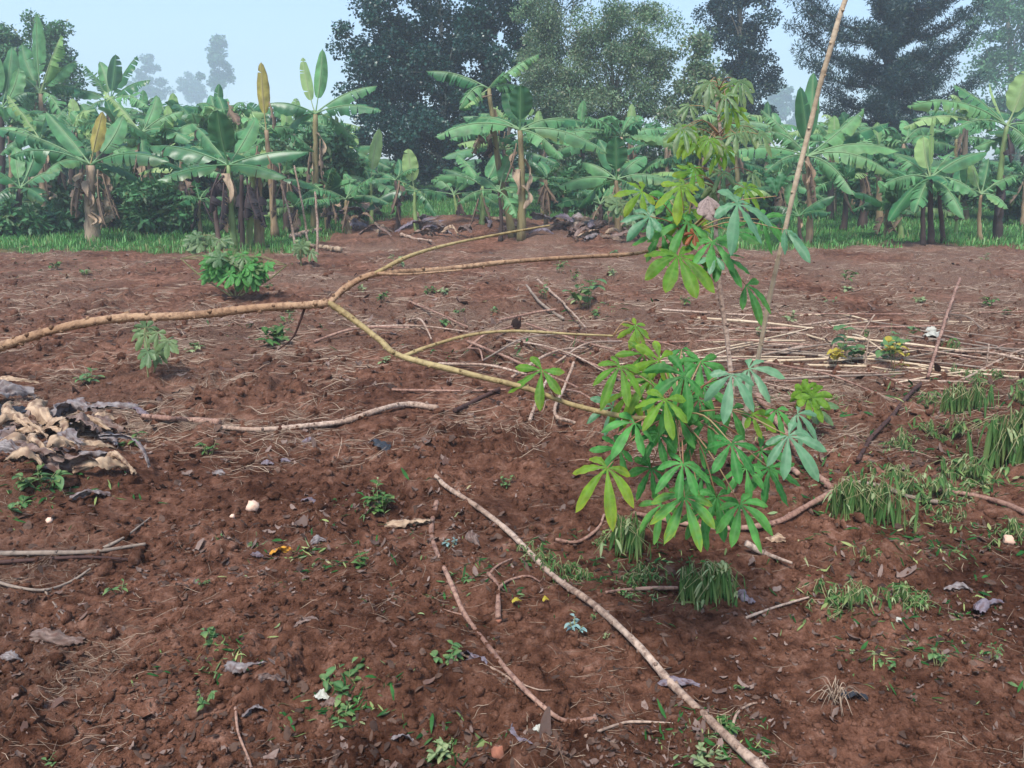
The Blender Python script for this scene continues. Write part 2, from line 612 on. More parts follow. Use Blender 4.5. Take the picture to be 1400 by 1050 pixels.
fe = field_edge(gx, gy)
gm = np.clip((gy - fe) / 1.2 + .5, 0, 1)
sm = straw_cover(gx, gy)
tint = np.stack([sm, gm, np.zeros_like(gm)], 2)
mb = MB()
mb.grid(np.stack([gx, gy, gz], 2)[:, :, :], tint)
g = mb.build('ground', M['soil'])
tag(g, 'bare red brown tilled soil of a cleared field', 'ground', kind='structure')


# ------------------------------------------------------------------ banana plants
def banana_blade(mb, p0, p1, arch, width, side=None, fold=.35, tear=.25, tintR=.5, tip=0.0, petiole=.12, wavy=.1, n=26, rr=None):
    """one banana leaf with torn blade halves, from p0 along an arched midrib to p1"""
    rr = rr or random
    p0, p1 = np.asarray(p0, float), np.asarray(p1, float)
    c = (p0 + p1) / 2 + np.asarray(arch, float)
    t = np.linspace(0, 1, n)[:, None]
    P = (1 - t) ** 2 * p0 + 2 * t * (1 - t) * c + t ** 2 * p1
    T = np.gradient(P, axis=0)
    T /= np.linalg.norm(T, axis=1)[:, None] + 1e-9
    hint = np.array([0, 0, 1.0]) if side is None else np.asarray(side, float)
    B = np.cross(T, hint)
    bl = np.linalg.norm(B, axis=1)[:, None]
    B = B / (bl + 1e-6)
    for i in range(1, n):
        if B[i].dot(B[i - 1]) < 0:
            B[i] = -B[i]
    Nn = np.cross(B, T)
    Lr = np.linalg.norm(np.diff(P, axis=0), axis=1).sum()
    tt = np.clip((t[:, 0] - petiole) / (1 - petiole), 0, 1)
    W = width * np.clip(np.sin(np.pi * np.clip(tt, 0, 1) ** .78), 0, 1) ** .55
    W[tt <= 0] = 0
    i0 = int(np.argmax(tt > 0))
    for s in (-1, 1):
        i = i0
        while i < n - 1:
            j = i + 1
            while j < n - 1 and rr.random() > tear:
                j += 1
            a = fold + rr.uniform(-.5, .5) * min(1, tear * 2.2) + (rr.uniform(0, .5) if tear > .3 else 0)
            idx = np.arange(i, j + 1)
            m = len(idx)
            shift = np.zeros(m)
            if m > 1:
                q = np.linspace(1, -1, m)
                shift = q * .10 * Lr / n * min(m, 4) * (1 if tear > 0 else 0)
            V = np.zeros((m, 4, 3))
            tn = np.zeros((m, 4, 3))
            wv = wavy * width * np.sin(idx * 1.3 + rr.random() * 6) * rr.uniform(.3, 1)
            for u, f in enumerate((0, .34, .7, 1)):
                aa = a * (.45 + .75 * f)
                out = B[idx] * s * math.cos(aa) - Nn[idx] * math.sin(aa)
                V[:, u] = P[idx] + out * (W[idx] * f)[:, None] + T[idx] * (shift * f)[:, None] + T[idx] * (.22 * W[idx] * f)[:, None] + Nn[idx] * (wv * f * f)[:, None]
                tn[:, u, 0] = np.clip(tintR + rr.uniform(-.06, .06), 0, 1)
                tn[:, u, 1] = .0
                tn[:, u, 2] = tip * (f ** 2) * rr.uniform(.3, 1)
            tn[:, 0, 1] = .6
            mb.grid(V, tn)
            i = j
    rad = np.interp(t[:, 0], [0, .15, 1], [.030, .017, .004]) * (width / .28) ** .5
    mb.tube(P + Nn * .004, rad, 5, (tintR, 1, 0), cap=False)


def stem_tube(mb, path, r0, r1, k=10, n=14, lump=.08):
    P = smooth_path(path, n)
    f = np.linspace(0, 1, n)
    rad = r0 + (r1 - r0) * f
    rad = rad * (1 + lump * np.sin(f * 25 + random.random() * 6)) * (1 + .25 * np.exp(-f * 9))
    P = P + rng.normal(0, r0 * .06, P.shape)
    mb.tube(P, rad, k, (random.random(), 0, 0))


BAN_GROUP = None


def banana(label, base, crown, D, leaves, trunk_w=.10, stem='pseudostem', mid=None, dead=(), sheaths=0, group=None, extra_trunks=(), lateral=0, seed=1):
    """base and crown in photo pixels, D metres away; leaves: (tipx, tipy, arch px, halfwidth m, material, depth offset, start dx, start dy)"""
    rr = random.Random(seed * 77 + 5)
    pb = at(base[0], base[1], D)
    pb[2] = hgt(pb[0], pb[1]) - .03
    pc = at(crown[0], crown[1], D)
    root = thing('banana_plant', label, 'banana plant', pb, group)
    mb = MB()
    path = [pb] + ([at(mid[0], mid[1], D)] if mid else [(pb + pc) / 2 + np.array([rr.uniform(-.05, .05), 0, 0])]) + [pc]
    stem_tube(mb, path, trunk_w, trunk_w * .55)
    mb.build('pseudostem', M[stem], root)
    for (bx, by, cx, cy, tw, mt) in extra_trunks:
        m2 = MB()
        q0 = at(bx, by, D + rr.uniform(-.4, .4))
        q0[2] = hgt(q0[0], q0[1]) - .03
        stem_tube(m2, [q0, at(cx, cy, D + rr.uniform(-.3, .3))], tw, tw * .7)
        m2.build('pseudostem', M[mt], root)
    for lf in leaves:
        tx, ty, ar, hw, mt = lf[:5]
        dz = lf[5] if len(lf) > 5 else rr.uniform(-.7, .7)
        sx = lf[6] if len(lf) > 6 else 0
        sy = lf[7] if len(lf) > 7 else 0
        p0 = at(crown[0] + sx, crown[1] + sy, D)
        p1 = at(tx, ty, D + dz)
        up = abs(p1[0] - p0[0]) < .45 * (p1[2] - p0[2])
        mb = MB()
        arch = np.array([0, 0, ar / FPX * D])
        if up:
            banana_blade(mb, p0, p1, arch * .0 + np.array([ar / FPX * D, 0, 0]), hw, side=(.25 * rr.uniform(-1, 1), -1, .2), fold=rr.uniform(.1, .5), tear=.05, tintR=rr.random(), tip=(.8 if 'yellow' in mt else .15), petiole=.22, rr=rr)
        else:
            banana_blade(mb, p0, p1, arch, hw, side=(0, -.55, 1), fold=rr.uniform(.25, .7), tear=rr.choice((.15, .3, .5, .7)), tintR=rr.random(), tip=(.5 if rr.random() < .2 else .05), petiole=.12, rr=rr)
        mb.build('leaf', M[mt], root)
    for (sx, sy, tx, ty, hw, mt) in dead:
        mb = MB()
        p0 = at(sx, sy, D - .12)
        p1 = at(tx, ty, D - rr.uniform(.15, .4))
        banana_blade(mb, p0, p1, (rr.uniform(-.1, .1), -.1, 0), hw, side=(rr.uniform(-.4, .4), -1, .2), fold=rr.uniform(.5, 1.1), tear=.5, tintR=rr.random(), tip=.5, petiole=.1, n=16, rr=rr)
        mb.build('dead_leaf', M[mt], root)
    for i in range(sheaths):
        mb = MB()
        a = rr.uniform(0, 6.28)
        f = rr.uniform(.35, .98)
        pos = pb + (pc - pb) * f
        off = np.array([math.cos(a), math.sin(a), 0]) * trunk_w * 1.1
        ln = rr.uniform(.35, .9) * f
        V = np.zeros((8, 5, 3))
        tg = np.array([-math.sin(a), math.cos(a), 0])
        wd = rr.uniform(.04, .09)
        for u in range(8):
            q = u / 7
            c = pos + off * (1 + .9 * math.sin(q * 2.6)) + np.array([0, 0, -ln * q]) + tg * .05 * math.sin(q * 5 + a)
            for v in range(5):
                e = (v - 2) / 2
                V[u, v] = c + tg * wd * e * (1 - .5 * q) + off * .5 * (abs(e)) * math.sin(q * 6 + v)
        mb.grid(V, (rr.random(), 0, 0))
        mb.build('dry_sheath', M['sheath'], root)
    return root


B, BD, BN, BY = 'banana', 'banana_dark', 'banana_new', 'banana_yellow'
# D from the base row
def dist(py):
    return CAMZ * ray(700, py)[1] / -ray(700, py)[2]


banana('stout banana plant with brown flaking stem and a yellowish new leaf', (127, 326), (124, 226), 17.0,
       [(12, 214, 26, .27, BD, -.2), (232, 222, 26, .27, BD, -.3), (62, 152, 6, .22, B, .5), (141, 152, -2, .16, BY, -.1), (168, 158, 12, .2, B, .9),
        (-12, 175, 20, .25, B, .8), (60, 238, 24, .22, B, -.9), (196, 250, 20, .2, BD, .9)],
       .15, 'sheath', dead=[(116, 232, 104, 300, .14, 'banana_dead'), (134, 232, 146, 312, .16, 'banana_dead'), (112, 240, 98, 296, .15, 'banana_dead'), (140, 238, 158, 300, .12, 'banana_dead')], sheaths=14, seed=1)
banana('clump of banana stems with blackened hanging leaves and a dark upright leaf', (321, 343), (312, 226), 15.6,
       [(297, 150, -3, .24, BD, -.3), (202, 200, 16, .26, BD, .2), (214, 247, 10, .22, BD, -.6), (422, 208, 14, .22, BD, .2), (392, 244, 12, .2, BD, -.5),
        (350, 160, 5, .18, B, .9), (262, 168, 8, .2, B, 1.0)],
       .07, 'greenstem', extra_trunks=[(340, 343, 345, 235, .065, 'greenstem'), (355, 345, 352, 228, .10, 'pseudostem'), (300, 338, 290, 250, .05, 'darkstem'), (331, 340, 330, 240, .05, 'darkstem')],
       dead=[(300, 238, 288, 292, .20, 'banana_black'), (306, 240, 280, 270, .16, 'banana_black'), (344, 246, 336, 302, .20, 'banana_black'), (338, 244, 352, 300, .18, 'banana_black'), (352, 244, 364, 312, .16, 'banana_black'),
             (306, 250, 300, 318, .14, 'banana_black'), (330, 250, 326, 320, .12, 'banana_black')], sheaths=5, seed=2)
banana('tall banana plant with a dried yellow spear leaf and brown rags below', (376, 330), (364, 178), 18.0,
       [(357, 84, -2, .15, BY, -.1), (330, 160, 8, .2, B, .2), (402, 178, 10, .2, B, .4), (300, 195, 18, .22, B, .9), (430, 208, 20, .2, B, .8)],
       .08, 'pseudostem', dead=[(368, 140, 374, 178, .12, 'banana_dead'), (372, 205, 372, 300, .18, 'banana_dead'), (380, 212, 388, 285, .14, 'banana_dead'), (312, 140, 326, 172, .14, 'banana_dead'), (352, 200, 350, 240, .16, 'banana_dead')], seed=3)
banana('slender banana plant with two narrow upright leaves above drooping ones', (430, 306), (431, 156), 20.0,
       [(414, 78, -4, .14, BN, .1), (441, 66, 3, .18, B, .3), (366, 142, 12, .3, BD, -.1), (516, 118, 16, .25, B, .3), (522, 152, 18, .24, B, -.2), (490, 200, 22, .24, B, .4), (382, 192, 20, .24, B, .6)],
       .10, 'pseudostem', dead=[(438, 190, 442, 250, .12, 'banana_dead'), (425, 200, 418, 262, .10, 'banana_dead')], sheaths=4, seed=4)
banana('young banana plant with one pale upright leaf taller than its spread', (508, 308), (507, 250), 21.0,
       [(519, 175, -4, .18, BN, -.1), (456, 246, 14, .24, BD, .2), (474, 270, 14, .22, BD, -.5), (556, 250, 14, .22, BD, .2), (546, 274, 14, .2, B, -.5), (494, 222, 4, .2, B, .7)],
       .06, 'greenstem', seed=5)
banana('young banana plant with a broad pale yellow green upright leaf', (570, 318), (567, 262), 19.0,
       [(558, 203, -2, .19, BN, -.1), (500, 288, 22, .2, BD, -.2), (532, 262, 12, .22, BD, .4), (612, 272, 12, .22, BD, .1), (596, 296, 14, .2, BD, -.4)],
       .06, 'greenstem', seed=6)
banana('leaning banana plant with torn leaves spread high against the dark tree', (702, 322), (668, 122), 17.6,
       [(583, 98, 14, .24, B, .2), (628, 150, 26, .34, B, -.5), (737, 74, 10, .2, B, .3), (690, 98, 4, .10, B, -.2), (634, 148, 2, .10, BN, -.6), (722, 124, 14, .18, B, .5)],
       .085, 'pseudostem', mid=(682, 225), dead=[(655, 178, 645, 210, .2, 'banana_dead'), (672, 190, 660, 214, .2, 'banana_black'), (672, 130, 628, 142, .10, 'banana_dead')], sheaths=3, seed=7)
banana('straight stemmed banana plant with a deep green upright leaf', (713, 334), (711, 178), 17.0,
       [(712, 116, 0, .27, BD, -.2), (594, 188, 26, .25, B, -.3), (640, 165, 18, .28, B, .4), (772, 166, 14, .24, B, .3), (830, 210, 26, .24, B, -.2), (800, 168, 20, .22, B, .7), (770, 218, 18, .22, B, -.7), (690, 120, 3, .2, BD, .9)],
       .095, 'pseudostem', mid=(714, 250), dead=[(706, 196, 690, 250, .10, 'banana_dead')], sheaths=4, seed=8)
banana('low banana sucker with bending leaves at the foot of the tall pair', (684, 322), (682, 262), 17.3,
       [(624, 280, 18, .16, B, -.3), (700, 205, -3, .16, B, .4), (650, 240, 8, .16, B, .4), (724, 262, 12, .2, B, .3), (706, 296, 12, .2, B, -.6)],
       .05, 'darkstem', seed=9)
banana('banana plant with bright green rolled leaf behind the brush heap', (845, 322), (843, 246), 17.8,
       [(842, 186, 0, .24, BD, -.2), (762, 256, 16, .24, B, -.3), (884, 214, 12, .24, B, .4), (796, 222, 10, .22, B, .4), (920, 250, 18, .24, B, -.2), (790, 286, 18, .2, BD, .5), (892, 282, 16, .2, BD, -.6), (818, 190, 4, .2, B, .8)],
       .08, 'pseudostem', dead=[(840, 256, 832, 310, .1, 'banana_dead')], sheaths=3, seed=10)
banana('large banana plant whose many leaves fan out beside the tall pole', (1106, 336), (1104, 214), 16.6,
       [(1094, 118, 3, .17, BD, -.1), (1112, 98, 2, .17, B, .2), (1182, 148, -4, .24, B, .5), (1216, 168, 10, .22, B, .9), (1230, 208, 26, .24, B, -.2), (1222, 240, 30, .24, B, -.6), (1054, 180, 14, .24, B, .3), (990, 210, 20, .24, B, -.1), (1046, 236, 18, .22, B, -.6), (1168, 268, 24, .22, B, -.9), (1040, 150, 8, .2, B, .9)],
       .075, 'pseudostem', dead=[(1108, 224, 1118, 300, .10, 'banana_dead')], sheaths=4, seed=11)
banana('short banana plant growing at the foot of the large one', (1098, 338), (1092, 296), 16.4,
       [(1078, 250, -3, .14, B, .1), (1142, 268, 12, .18, BD, -.2), (1136, 292, 10, .16, BD, -.5), (1052, 284, 12, .18, BD, .2), (1046, 308, 12, .16, BD, -.4)], .045, 'darkstem', seed=12)
banana('bushy banana plant with a thin rolled spear leaf standing upright', (1273, 338), (1272, 244), 16.2,
       [(1275, 160, 0, .045, BN, -.2), (1262, 186, -3, .20, BN, .1), (1206, 254, 16, .25, B, -.2), (1350, 208, 16, .22, B, .4), (1338, 268, 18, .22, B, -.4), (1214, 304, 22, .2, BD, -.6), (1222, 212, 8, .22, B, .6), (1318, 300, 22, .2, B, -.7), (1304, 206, 4, .2, B, .7), (1250, 292, 16, .2, B, -.9), (1296, 250, 12, .22, B, -.9)],
       .065, 'darkstem', extra_trunks=[(1262, 336, 1262, 262, .05, 'darkstem'), (1290, 334, 1284, 262, .05, 'darkstem')], seed=13)
banana('slim young banana plant with pale stem and thin leaf stalks', (1341, 332), (1341, 266), 16.8,
       [(1328, 222, -2, .12, BN, .1), (1300, 262, 14, .17, B, -.2), (1392, 240, 10, .2, B, .2), (1378, 286, 14, .17, B, -.3), (1352, 216, 2, .14, B, .2)], .05, 'pseudostem', seed=14)
banana('tall banana plant with arching comb like leaf and blackened lower stem', (1364, 330), (1376, 172), 17.2,
       [(1240, 146, 34, .26, B, -.3), (1304, 116, 10, .24, B, .3), (1292, 184, 24, .22, B, -.6), (1404, 96, 6, .28, BN, -.1), (1448, 190, 20, .26, B, .1), (1440, 130, 14, .26, B, .4), (1352, 112, -6, .03, BN, .5), (1430, 240, 24, .24, B, -.5)],
       .075, 'greenstem', mid=(1368, 235), extra_trunks=[(1363, 332, 1368, 252, .10, 'darkstem')], dead=[(1378, 184, 1382, 224, .14, 'banana_black'), (1372, 240, 1362, 300, .12, 'banana_black')], seed=15)
banana('banana plant at the edge with dark leaves leaning over low bushes', (24, 330), (28, 258), 18.5,
       [(-30, 228, 14, .28, BD, -.2), (84, 232, 12, .25, B, .3), (-10, 276, 14, .24, BD, -.5), (62, 276, 12, .22, BD, -.7), (20, 200, -2, .18, B, .4), (55, 190, 4, .22, B, .7)], .10, 'darkstem', seed=16)
banana('banana plant holding two pale blades up over the others', (64, 312), (54, 190), 20.0,
       [(10, 130, 5, .17, BN, .1), (66, 150, 2, .2, BD, -.2), (-4, 176, 14, .25, B, .2), (104, 176, 12, .24, B, -.1), (92, 146, 5, .2, B, .5), (0, 212, 18, .24, B, -.6), (110, 206, 18, .24, B, .5)], .11, 'sheath', sheaths=6, dead=[(60, 200, 66, 270, .14, 'banana_dead'), (48, 204, 40, 262, .14, 'banana_dead')], seed=17)
banana('banana plant with a long diagonal leaf rib beside the stout flaking one', (190, 318), (194, 182), 19.5,
       [(142, 124, 2, .20, BN, .2), (158, 170, 14, .25, B, -.2), (252, 152, 12, .24, B, .3), (262, 196, 22, .24, B, -.3), (196, 224, 10, .2, B, -.7), (214, 130, 4, .2, B, .7), (136, 202, 16, .2, BD, .6)], .10, 'darkstem', dead=[(190, 195, 180, 250, .14, 'banana_dead'), (198, 195, 208, 256, .14, 'banana_dead')], sheaths=4, seed=18)

banana('tall banana plant whose upright leaves rise before the bushy tree', (58, 296), (56, 128), 25.0,
       [(50, 18, -4, .26, B, .1), (30, 60, -8, .3, B, .4), (84, 48, 8, .3, BN, -.2), (104, 84, 14, .3, B, .2), (4, 96, 14, .32, B, -.2), (118, 128, 20, .3, B, .5), (-6, 140, 22, .3, BD, .5), (90, 168, 26, .3, B, -.6), (18, 172, 24, .3, B, -.5)],
       .12, 'sheath', dead=[(58, 138, 70, 190, .2, 'banana_dead'), (50, 140, 38, 196, .2, 'banana_dead')], seed=41)
banana('tall banana plant with dark crossing leaves left of the skyline gap', (146, 294), (150, 140), 25.5,
       [(158, 74, 3, .22, BD, .1), (188, 76, 10, .24, BD, .3), (206, 110, 14, .28, BD, .2), (116, 90, 10, .28, B, -.2), (96, 130, 18, .3, B, .4), (206, 150, 24, .3, B, -.5), (110, 172, 24, .3, B, -.4), (136, 84, 4, .24, B, .6)],
       .12, 'darkstem', dead=[(150, 150, 160, 200, .2, 'banana_dead')], seed=42)
banana('tall banana plant at the frame edge beside the one with tall upright leaves', (0, 300), (2, 150), 24.0,
       [(-14, 60, -4, .28, B, .1), (26, 92, 8, .28, B, .3), (48, 128, 16, .3, BD, .2), (52, 176, 24, .3, B, -.4), (-50, 120, 16, .3, B, .1), (16, 64, 4, .26, B, .5)],
       .12, 'darkstem', seed=43)
# young suckers along the edge of the grove
rr0 = random.Random(515)
for i, bx in enumerate((-10, 44, 92, 152, 178, 232, 256, 278, 392, 412, 448, 476, 540, 630, 652, 742, 766, 812, 872, 900, 936, 1010, 1062, 1150, 1176, 1204, 1236, 1312, 1392)):
    rr = random.Random(5150 + i)
    D = rr.uniform(17.8, 21.5)
    by = 525 - FPX * math.tan(PITCH - math.atan(1.5 / D))
    bx += rr.uniform(-8, 8)
    cyr = by - rr.uniform(26, 88)
    s_ = rr.uniform(.55, 1.0)
    lv = []
    nl = rr.randint(6, 10)
    for j in range(nl):
        a = math.pi * (j + rr.uniform(-.3, 1.3)) / nl
        ln = rr.uniform(46, 96) * s_
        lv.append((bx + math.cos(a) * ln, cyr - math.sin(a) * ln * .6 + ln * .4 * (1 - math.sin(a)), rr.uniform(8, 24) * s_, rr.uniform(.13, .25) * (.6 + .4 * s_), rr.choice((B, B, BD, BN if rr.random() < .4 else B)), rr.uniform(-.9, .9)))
    dd = [(bx + rr.uniform(-3, 3), cyr + rr.uniform(0, 10), bx + rr.uniform(-22, 22), min(by - 4, cyr + rr.uniform(30, 60)), rr.uniform(.08, .16), rr.choice(('banana_dead', 'banana_dead', 'banana_black'))) for _ in range(rr.randint(1, 4))]
    banana('young banana sucker in the thicket along the grove edge', (bx, by), (bx + rr.uniform(-6, 6), cyr), D, lv, rr.uniform(.04, .08), rr.choice(('pseudostem', 'darkstem', 'greenstem')), dead=dd, group='young banana suckers along the grove edge', seed=5200 + i)
# the misty rows behind: random plants of the same kind
far_specs = [(150, 292, 172, 24), (236, 292, 168, 25), (268, 290, 176, 23), (300, 286, 158, 27), (340, 284, 170, 27), (200, 284, 156, 30), (405, 284, 168, 27), 
             (396, 290, 196, 23), (744, 288, 196, 25), (800, 288, 180, 26), (772, 284, 170, 30), (862, 286, 188, 26), (916, 288, 196, 24), (1010, 290, 196, 23), (1046, 286, 180, 27), (1136, 288, 200, 24),
             (1168, 284, 190, 28), (1205, 290, 210, 23), (1240, 288, 196, 25), (1310, 288, 190, 26), (1408, 290, 190, 24), (960, 286, 196, 27), (100, 290, 176, 24), (14, 290, 170, 24), (222, 300, 206, 20), (262, 302, 216, 20.5), (1180, 296, 236, 21)]
for i, (bx, by, cyr, D) in enumerate(far_specs):
    rr = random.Random(900 + i)
    sc_ = 17 / D
    lv = []
    nl = rr.randint(8, 11)
    for j in range(nl):
        a = math.pi * (j + rr.uniform(.1, .9)) / nl
        ln = rr.uniform(70, 112) * sc_
        el = rr.uniform(-.1, .75)
        tx = bx + math.cos(a) * ln * 1.1
        ty = cyr - math.sin(a) * ln * .55 + ln * .25 * (1 - math.sin(a)) + 8
        lv.append((tx, ty, rr.uniform(12, 26) * sc_, rr.uniform(.22, .30), rr.choice((B, B, B, B, BD)), rr.uniform(-1.3, 1.0)))
    if rr.random() < .6:
        lv.append((bx + rr.uniform(-8, 8), cyr - rr.uniform(50, 80) * sc_, rr.uniform(-4, 4), .17, rr.choice((BN, B)), 0))
    dd = [(bx + rr.uniform(-4, 4), cyr + 6, bx + rr.uniform(-14, 14), cyr + rr.uniform(40, 70) * sc_, .14, 'banana_dead') for _ in range(rr.randint(1, 3))]
    banana('banana plant of the misty rows deeper in the grove', (bx, by), (bx + rr.uniform(-6, 6), cyr), D, lv, .10, rr.choice(('pseudostem', 'darkstem', 'sheath')), dead=dd, group='banana plants deeper in the grove', seed=200 + i)


rr0 = random.Random(4242)
for i in range(40):
    D = rr0.uniform(22, 36)
    bx = rr0.uniform(-60, 1460) if rr0.random() < .7 else rr0.uniform(100, 480)
    if 470 < bx < 668:
        continue
    by = 525 - FPX * math.tan(PITCH - math.atan(1.5 / D)) - .055 * max(0, D - 23.2) / D * FPX
    cyr = by - rr0.uniform(85, 150) * 22 / D
    rr = random.Random(3000 + i)
    sc_ = 18 / D
    lv = []
    nl = rr.randint(8, 11)
    for j in range(nl):
        a = math.pi * (j + rr.uniform(.1, .9)) / nl
        ln = rr.uniform(75, 115) * sc_
        lv.append((bx + math.cos(a) * ln * 1.1, cyr - math.sin(a) * ln * .5 + ln * .28 * (1 - math.sin(a)) + 8, rr.uniform(12, 26) * sc_, rr.uniform(.24, .34), rr.choice((B, B, B, BN, BD)), rr.uniform(-1.3, 1.0)))
    dd = [(bx, cyr + 6, bx + rr.uniform(-14, 14), cyr + rr.uniform(40, 70) * sc_, .14, 'banana_dead')]
    banana('banana plant of the misty rows deeper in the grove', (bx, by), (bx + rr.uniform(-6, 6), cyr), D, lv, .10, rr.choice(('pseudostem', 'darkstem', 'sheath')), dead=dd, group='banana plants deeper in the grove', seed=700 + i)
# ------------------------------------------------------------------ trees
def leaf_cloud(mb, C, R, n, size, aspect=.42, tint=None, hang=0.0, tipp=.0, flat=.9):
    """n folded leaves through a set of clumps; C (k,3) centres, R (k,) radii"""
    k = rng.integers(0, len(C), n)
    d = rng.normal(size=(n, 3))
    d /= np.linalg.norm(d, axis=1)[:, None]
    rad = rng.random(n) ** .45
    pos = C[k] + d * (R[k] * rad)[:, None] * np.array([1, 1, .75])
    dirv = rng.normal(size=(n, 3)) * .8 + d * .7
    dirv[:, 2] -= hang
    dirv /= np.linalg.norm(dirv, axis=1)[:, None]
    nrm = rng.normal(size=(n, 3)) * .7
    nrm[:, 2] += flat
    sd_ = np.cross(dirv, nrm)
    sd_ /= np.linalg.norm(sd_, axis=1)[:, None] + 1e-9
    s = size * rng.uniform(.6, 1.3, n)
    a = pos
    b = pos + dirv * (s * .5)[:, None] + sd_ * (s * aspect)[:, None]
    c = pos + dirv * s[:, None]
    e = pos + dirv * (s * .5)[:, None] - sd_ * (s * aspect)[:, None]
    V = np.stack([a, b, c, e], 1).reshape(-1, 3)
    cl = rng.random(len(C))
    tr = np.clip(cl[k] * .6 + rng.random(n) * .4, 0, 1)
    T = np.zeros((n, 4, 3))
    T[:, :, 0] = tr[:, None]
    T[:, :, 2] = (rng.random(n) < tipp)[:, None] * rng.random(n)[:, None]
    q = np.arange(n * 4).reshape(-1, 4)
    mb.add(V, q, tint=T.reshape(-1, 3))


def px_ell(cx, cy, rx, ry, D):
    c = at(cx, cy, D)
    return c, np.array([rx / FPX * D, rx / FPX * D * .8, ry / FPX * D])


def tree(label, cat, D, trunk, ells, nclump, clump_r, nleaf, size, mat, bark='bark', trunk_r=.2, hang=.2, limbs=14, name='tree', group=None, seed=1, tipp=.0, base_row=None, aspect=.42, limb_r=.04):
    global rng
    rng = np.random.default_rng(seed)
    rr = random.Random(seed)
    pts = [at(px, py, D) for px, py in trunk]
    pts[0][2] = hgt(pts[0][0], pts[0][1]) - .1
    root = thing(name, label, cat, pts[0], group)
    P = smooth_path(pts, 16)
    mb = MB()
    mb.tube(P, np.linspace(trunk_r, trunk_r * .25, 16) * (1 + .5 * np.exp(-np.linspace(0, 1, 16) * 14)), 10, (rr.random(), 0, 0))
    CC, RR = [], []
    vol = np.array([e[2] * e[3] for e in ells], float)
    for e, f in zip(ells, vol / vol.sum()):
        c, r = px_ell(*e, D)
        for _ in range(max(2, int(nclump * f))):
            d = rng.normal(size=3)
            d /= np.linalg.norm(d)
            CC.append(c + d * r * rng.random() ** .4)
            RR.append(clump_r * rr.uniform(.55, 1.35))
    CC, RR = np.array(CC), np.array(RR)
    m2 = MB()
    for i in rr.sample(range(len(CC)), min(limbs, len(CC))):
        h = (CC[i][2] - P[0][2]) * rr.uniform(.45, .8)
        j = int(np.argmin(np.abs(P[:, 2] - (P[0][2] + h))))
        q0 = P[j]
        md = (q0 + CC[i]) / 2 + np.array([rr.uniform(-.3, .3), rr.uniform(-.3, .3), rr.uniform(.0, .5)])
        mb.tube(smooth_path([q0, md, CC[i]], 8), np.linspace(limb_r, limb_r * .25, 8) * (trunk_r / .2) ** .5, 5, (rr.random(), 0, 0))
    leaf_cloud(m2, CC, RR, nleaf, size, hang=hang, tipp=tipp, aspect=aspect)
    mb.build('trunk', M[bark], root)
    m2.build('crown', M[mat], root)
    return root


tree('massive dark leaved tree with a pale trunk rising above the bananas', 'tree', 32, [(606, 292), (604, 215), (606, 120), (600, -30)],
     [(600, 60, 110, 90), (560, 150, 78, 70), (630, 160, 90, 60), (600, -30, 130, 70), (520, 60, 56, 60), (690, 40, 60, 70), (545, 215, 76, 40), (650, 210, 72, 40), (600, 190, 110, 50), (660, 120, 76, 60), (540, 100, 70, 60), (490, 100, 24, 40), (516, 190, 34, 40)],
     300, .55, 110000, .115, 'crown_dark', 'palebark', .21, seed=21, limbs=26, tipp=.10)
tree('feathery grey green tree with thin see through foliage', 'tree', 28, [(845, 300), (842, 220), (838, 120), (832, 10)],
     [(830, 110, 74, 70), (800, 60, 40, 50), (870, 50, 40, 60), (790, 130, 50, 50), (880, 140, 50, 50), (745, 120, 30, 60), (735, 30, 26, 60), (835, 20, 50, 40), (905, 90, 30, 50), (830, 190, 80, 30), (850, 225, 80, 34), (780, 215, 50, 34)],
     280, .44, 80000, .095, 'crown_grey', 'bark', .10, hang=.6, limbs=60, seed=22, tipp=.35, aspect=.24, limb_r=.03)
tree('second pale thin leaved tree between the dark tree and the feathery one', 'tree', 30, [(760, 300), (758, 200), (752, 80), (748, -40)],
     [(745, 60, 34, 80), (770, 150, 40, 50), (760, -20, 40, 60), (735, 160, 30, 60)], 90, .45, 22000, .10, 'crown_grey', 'bark', .09, hang=.6, limbs=30, seed=23, tipp=.3, aspect=.24, limb_r=.03)
tree('dark narrow crowned tree behind the yellow green cassava', 'tree', 36, [(1015, 292), (1014, 200), (1012, 60), (1008, -120)],
     [(1010, 20, 46, 60), (1016, 100, 36, 50), (1034, 60, 20, 50), (990, 10, 40, 40), (1030, 150, 32, 40), (1010, -60, 40, 60), (1000, 200, 56, 60), (1022, 120, 44, 44), (1034, 190, 44, 44)], 130, .45, 48000, .10, 'conifer', 'bark', .2, seed=24, limbs=20, tipp=.15)
tree('olive green bush tree in front of the dark narrow crown', 'tree', 27, [(950, 298), (950, 220), (948, 140), (950, 80)],
     [(946, 90, 24, 34), (960, 130, 34, 30), (935, 140, 30, 30), (930, 190, 44, 40), (965, 60, 16, 16)], 70, .36, 13000, .10, 'crown_grey', 'bark', .09, seed=25, tipp=.5, limbs=20)
tree('tall bushy tree with pale green crown above the left bananas', 'tree', 34, [(48, 292), (48, 200), (50, 110), (54, 30)],
     [(50, 90, 46, 50), (20, 130, 50, 56), (70, 70, 30, 34), (56, 40, 20, 22), (90, 110, 24, 40), (-20, 90, 50, 60), (70, 160, 50, 44), (14, 70, 14, 26)],
     110, .5, 30000, .12, 'crown_mid', 'bark', .16, seed=26, tipp=.3, limbs=24)
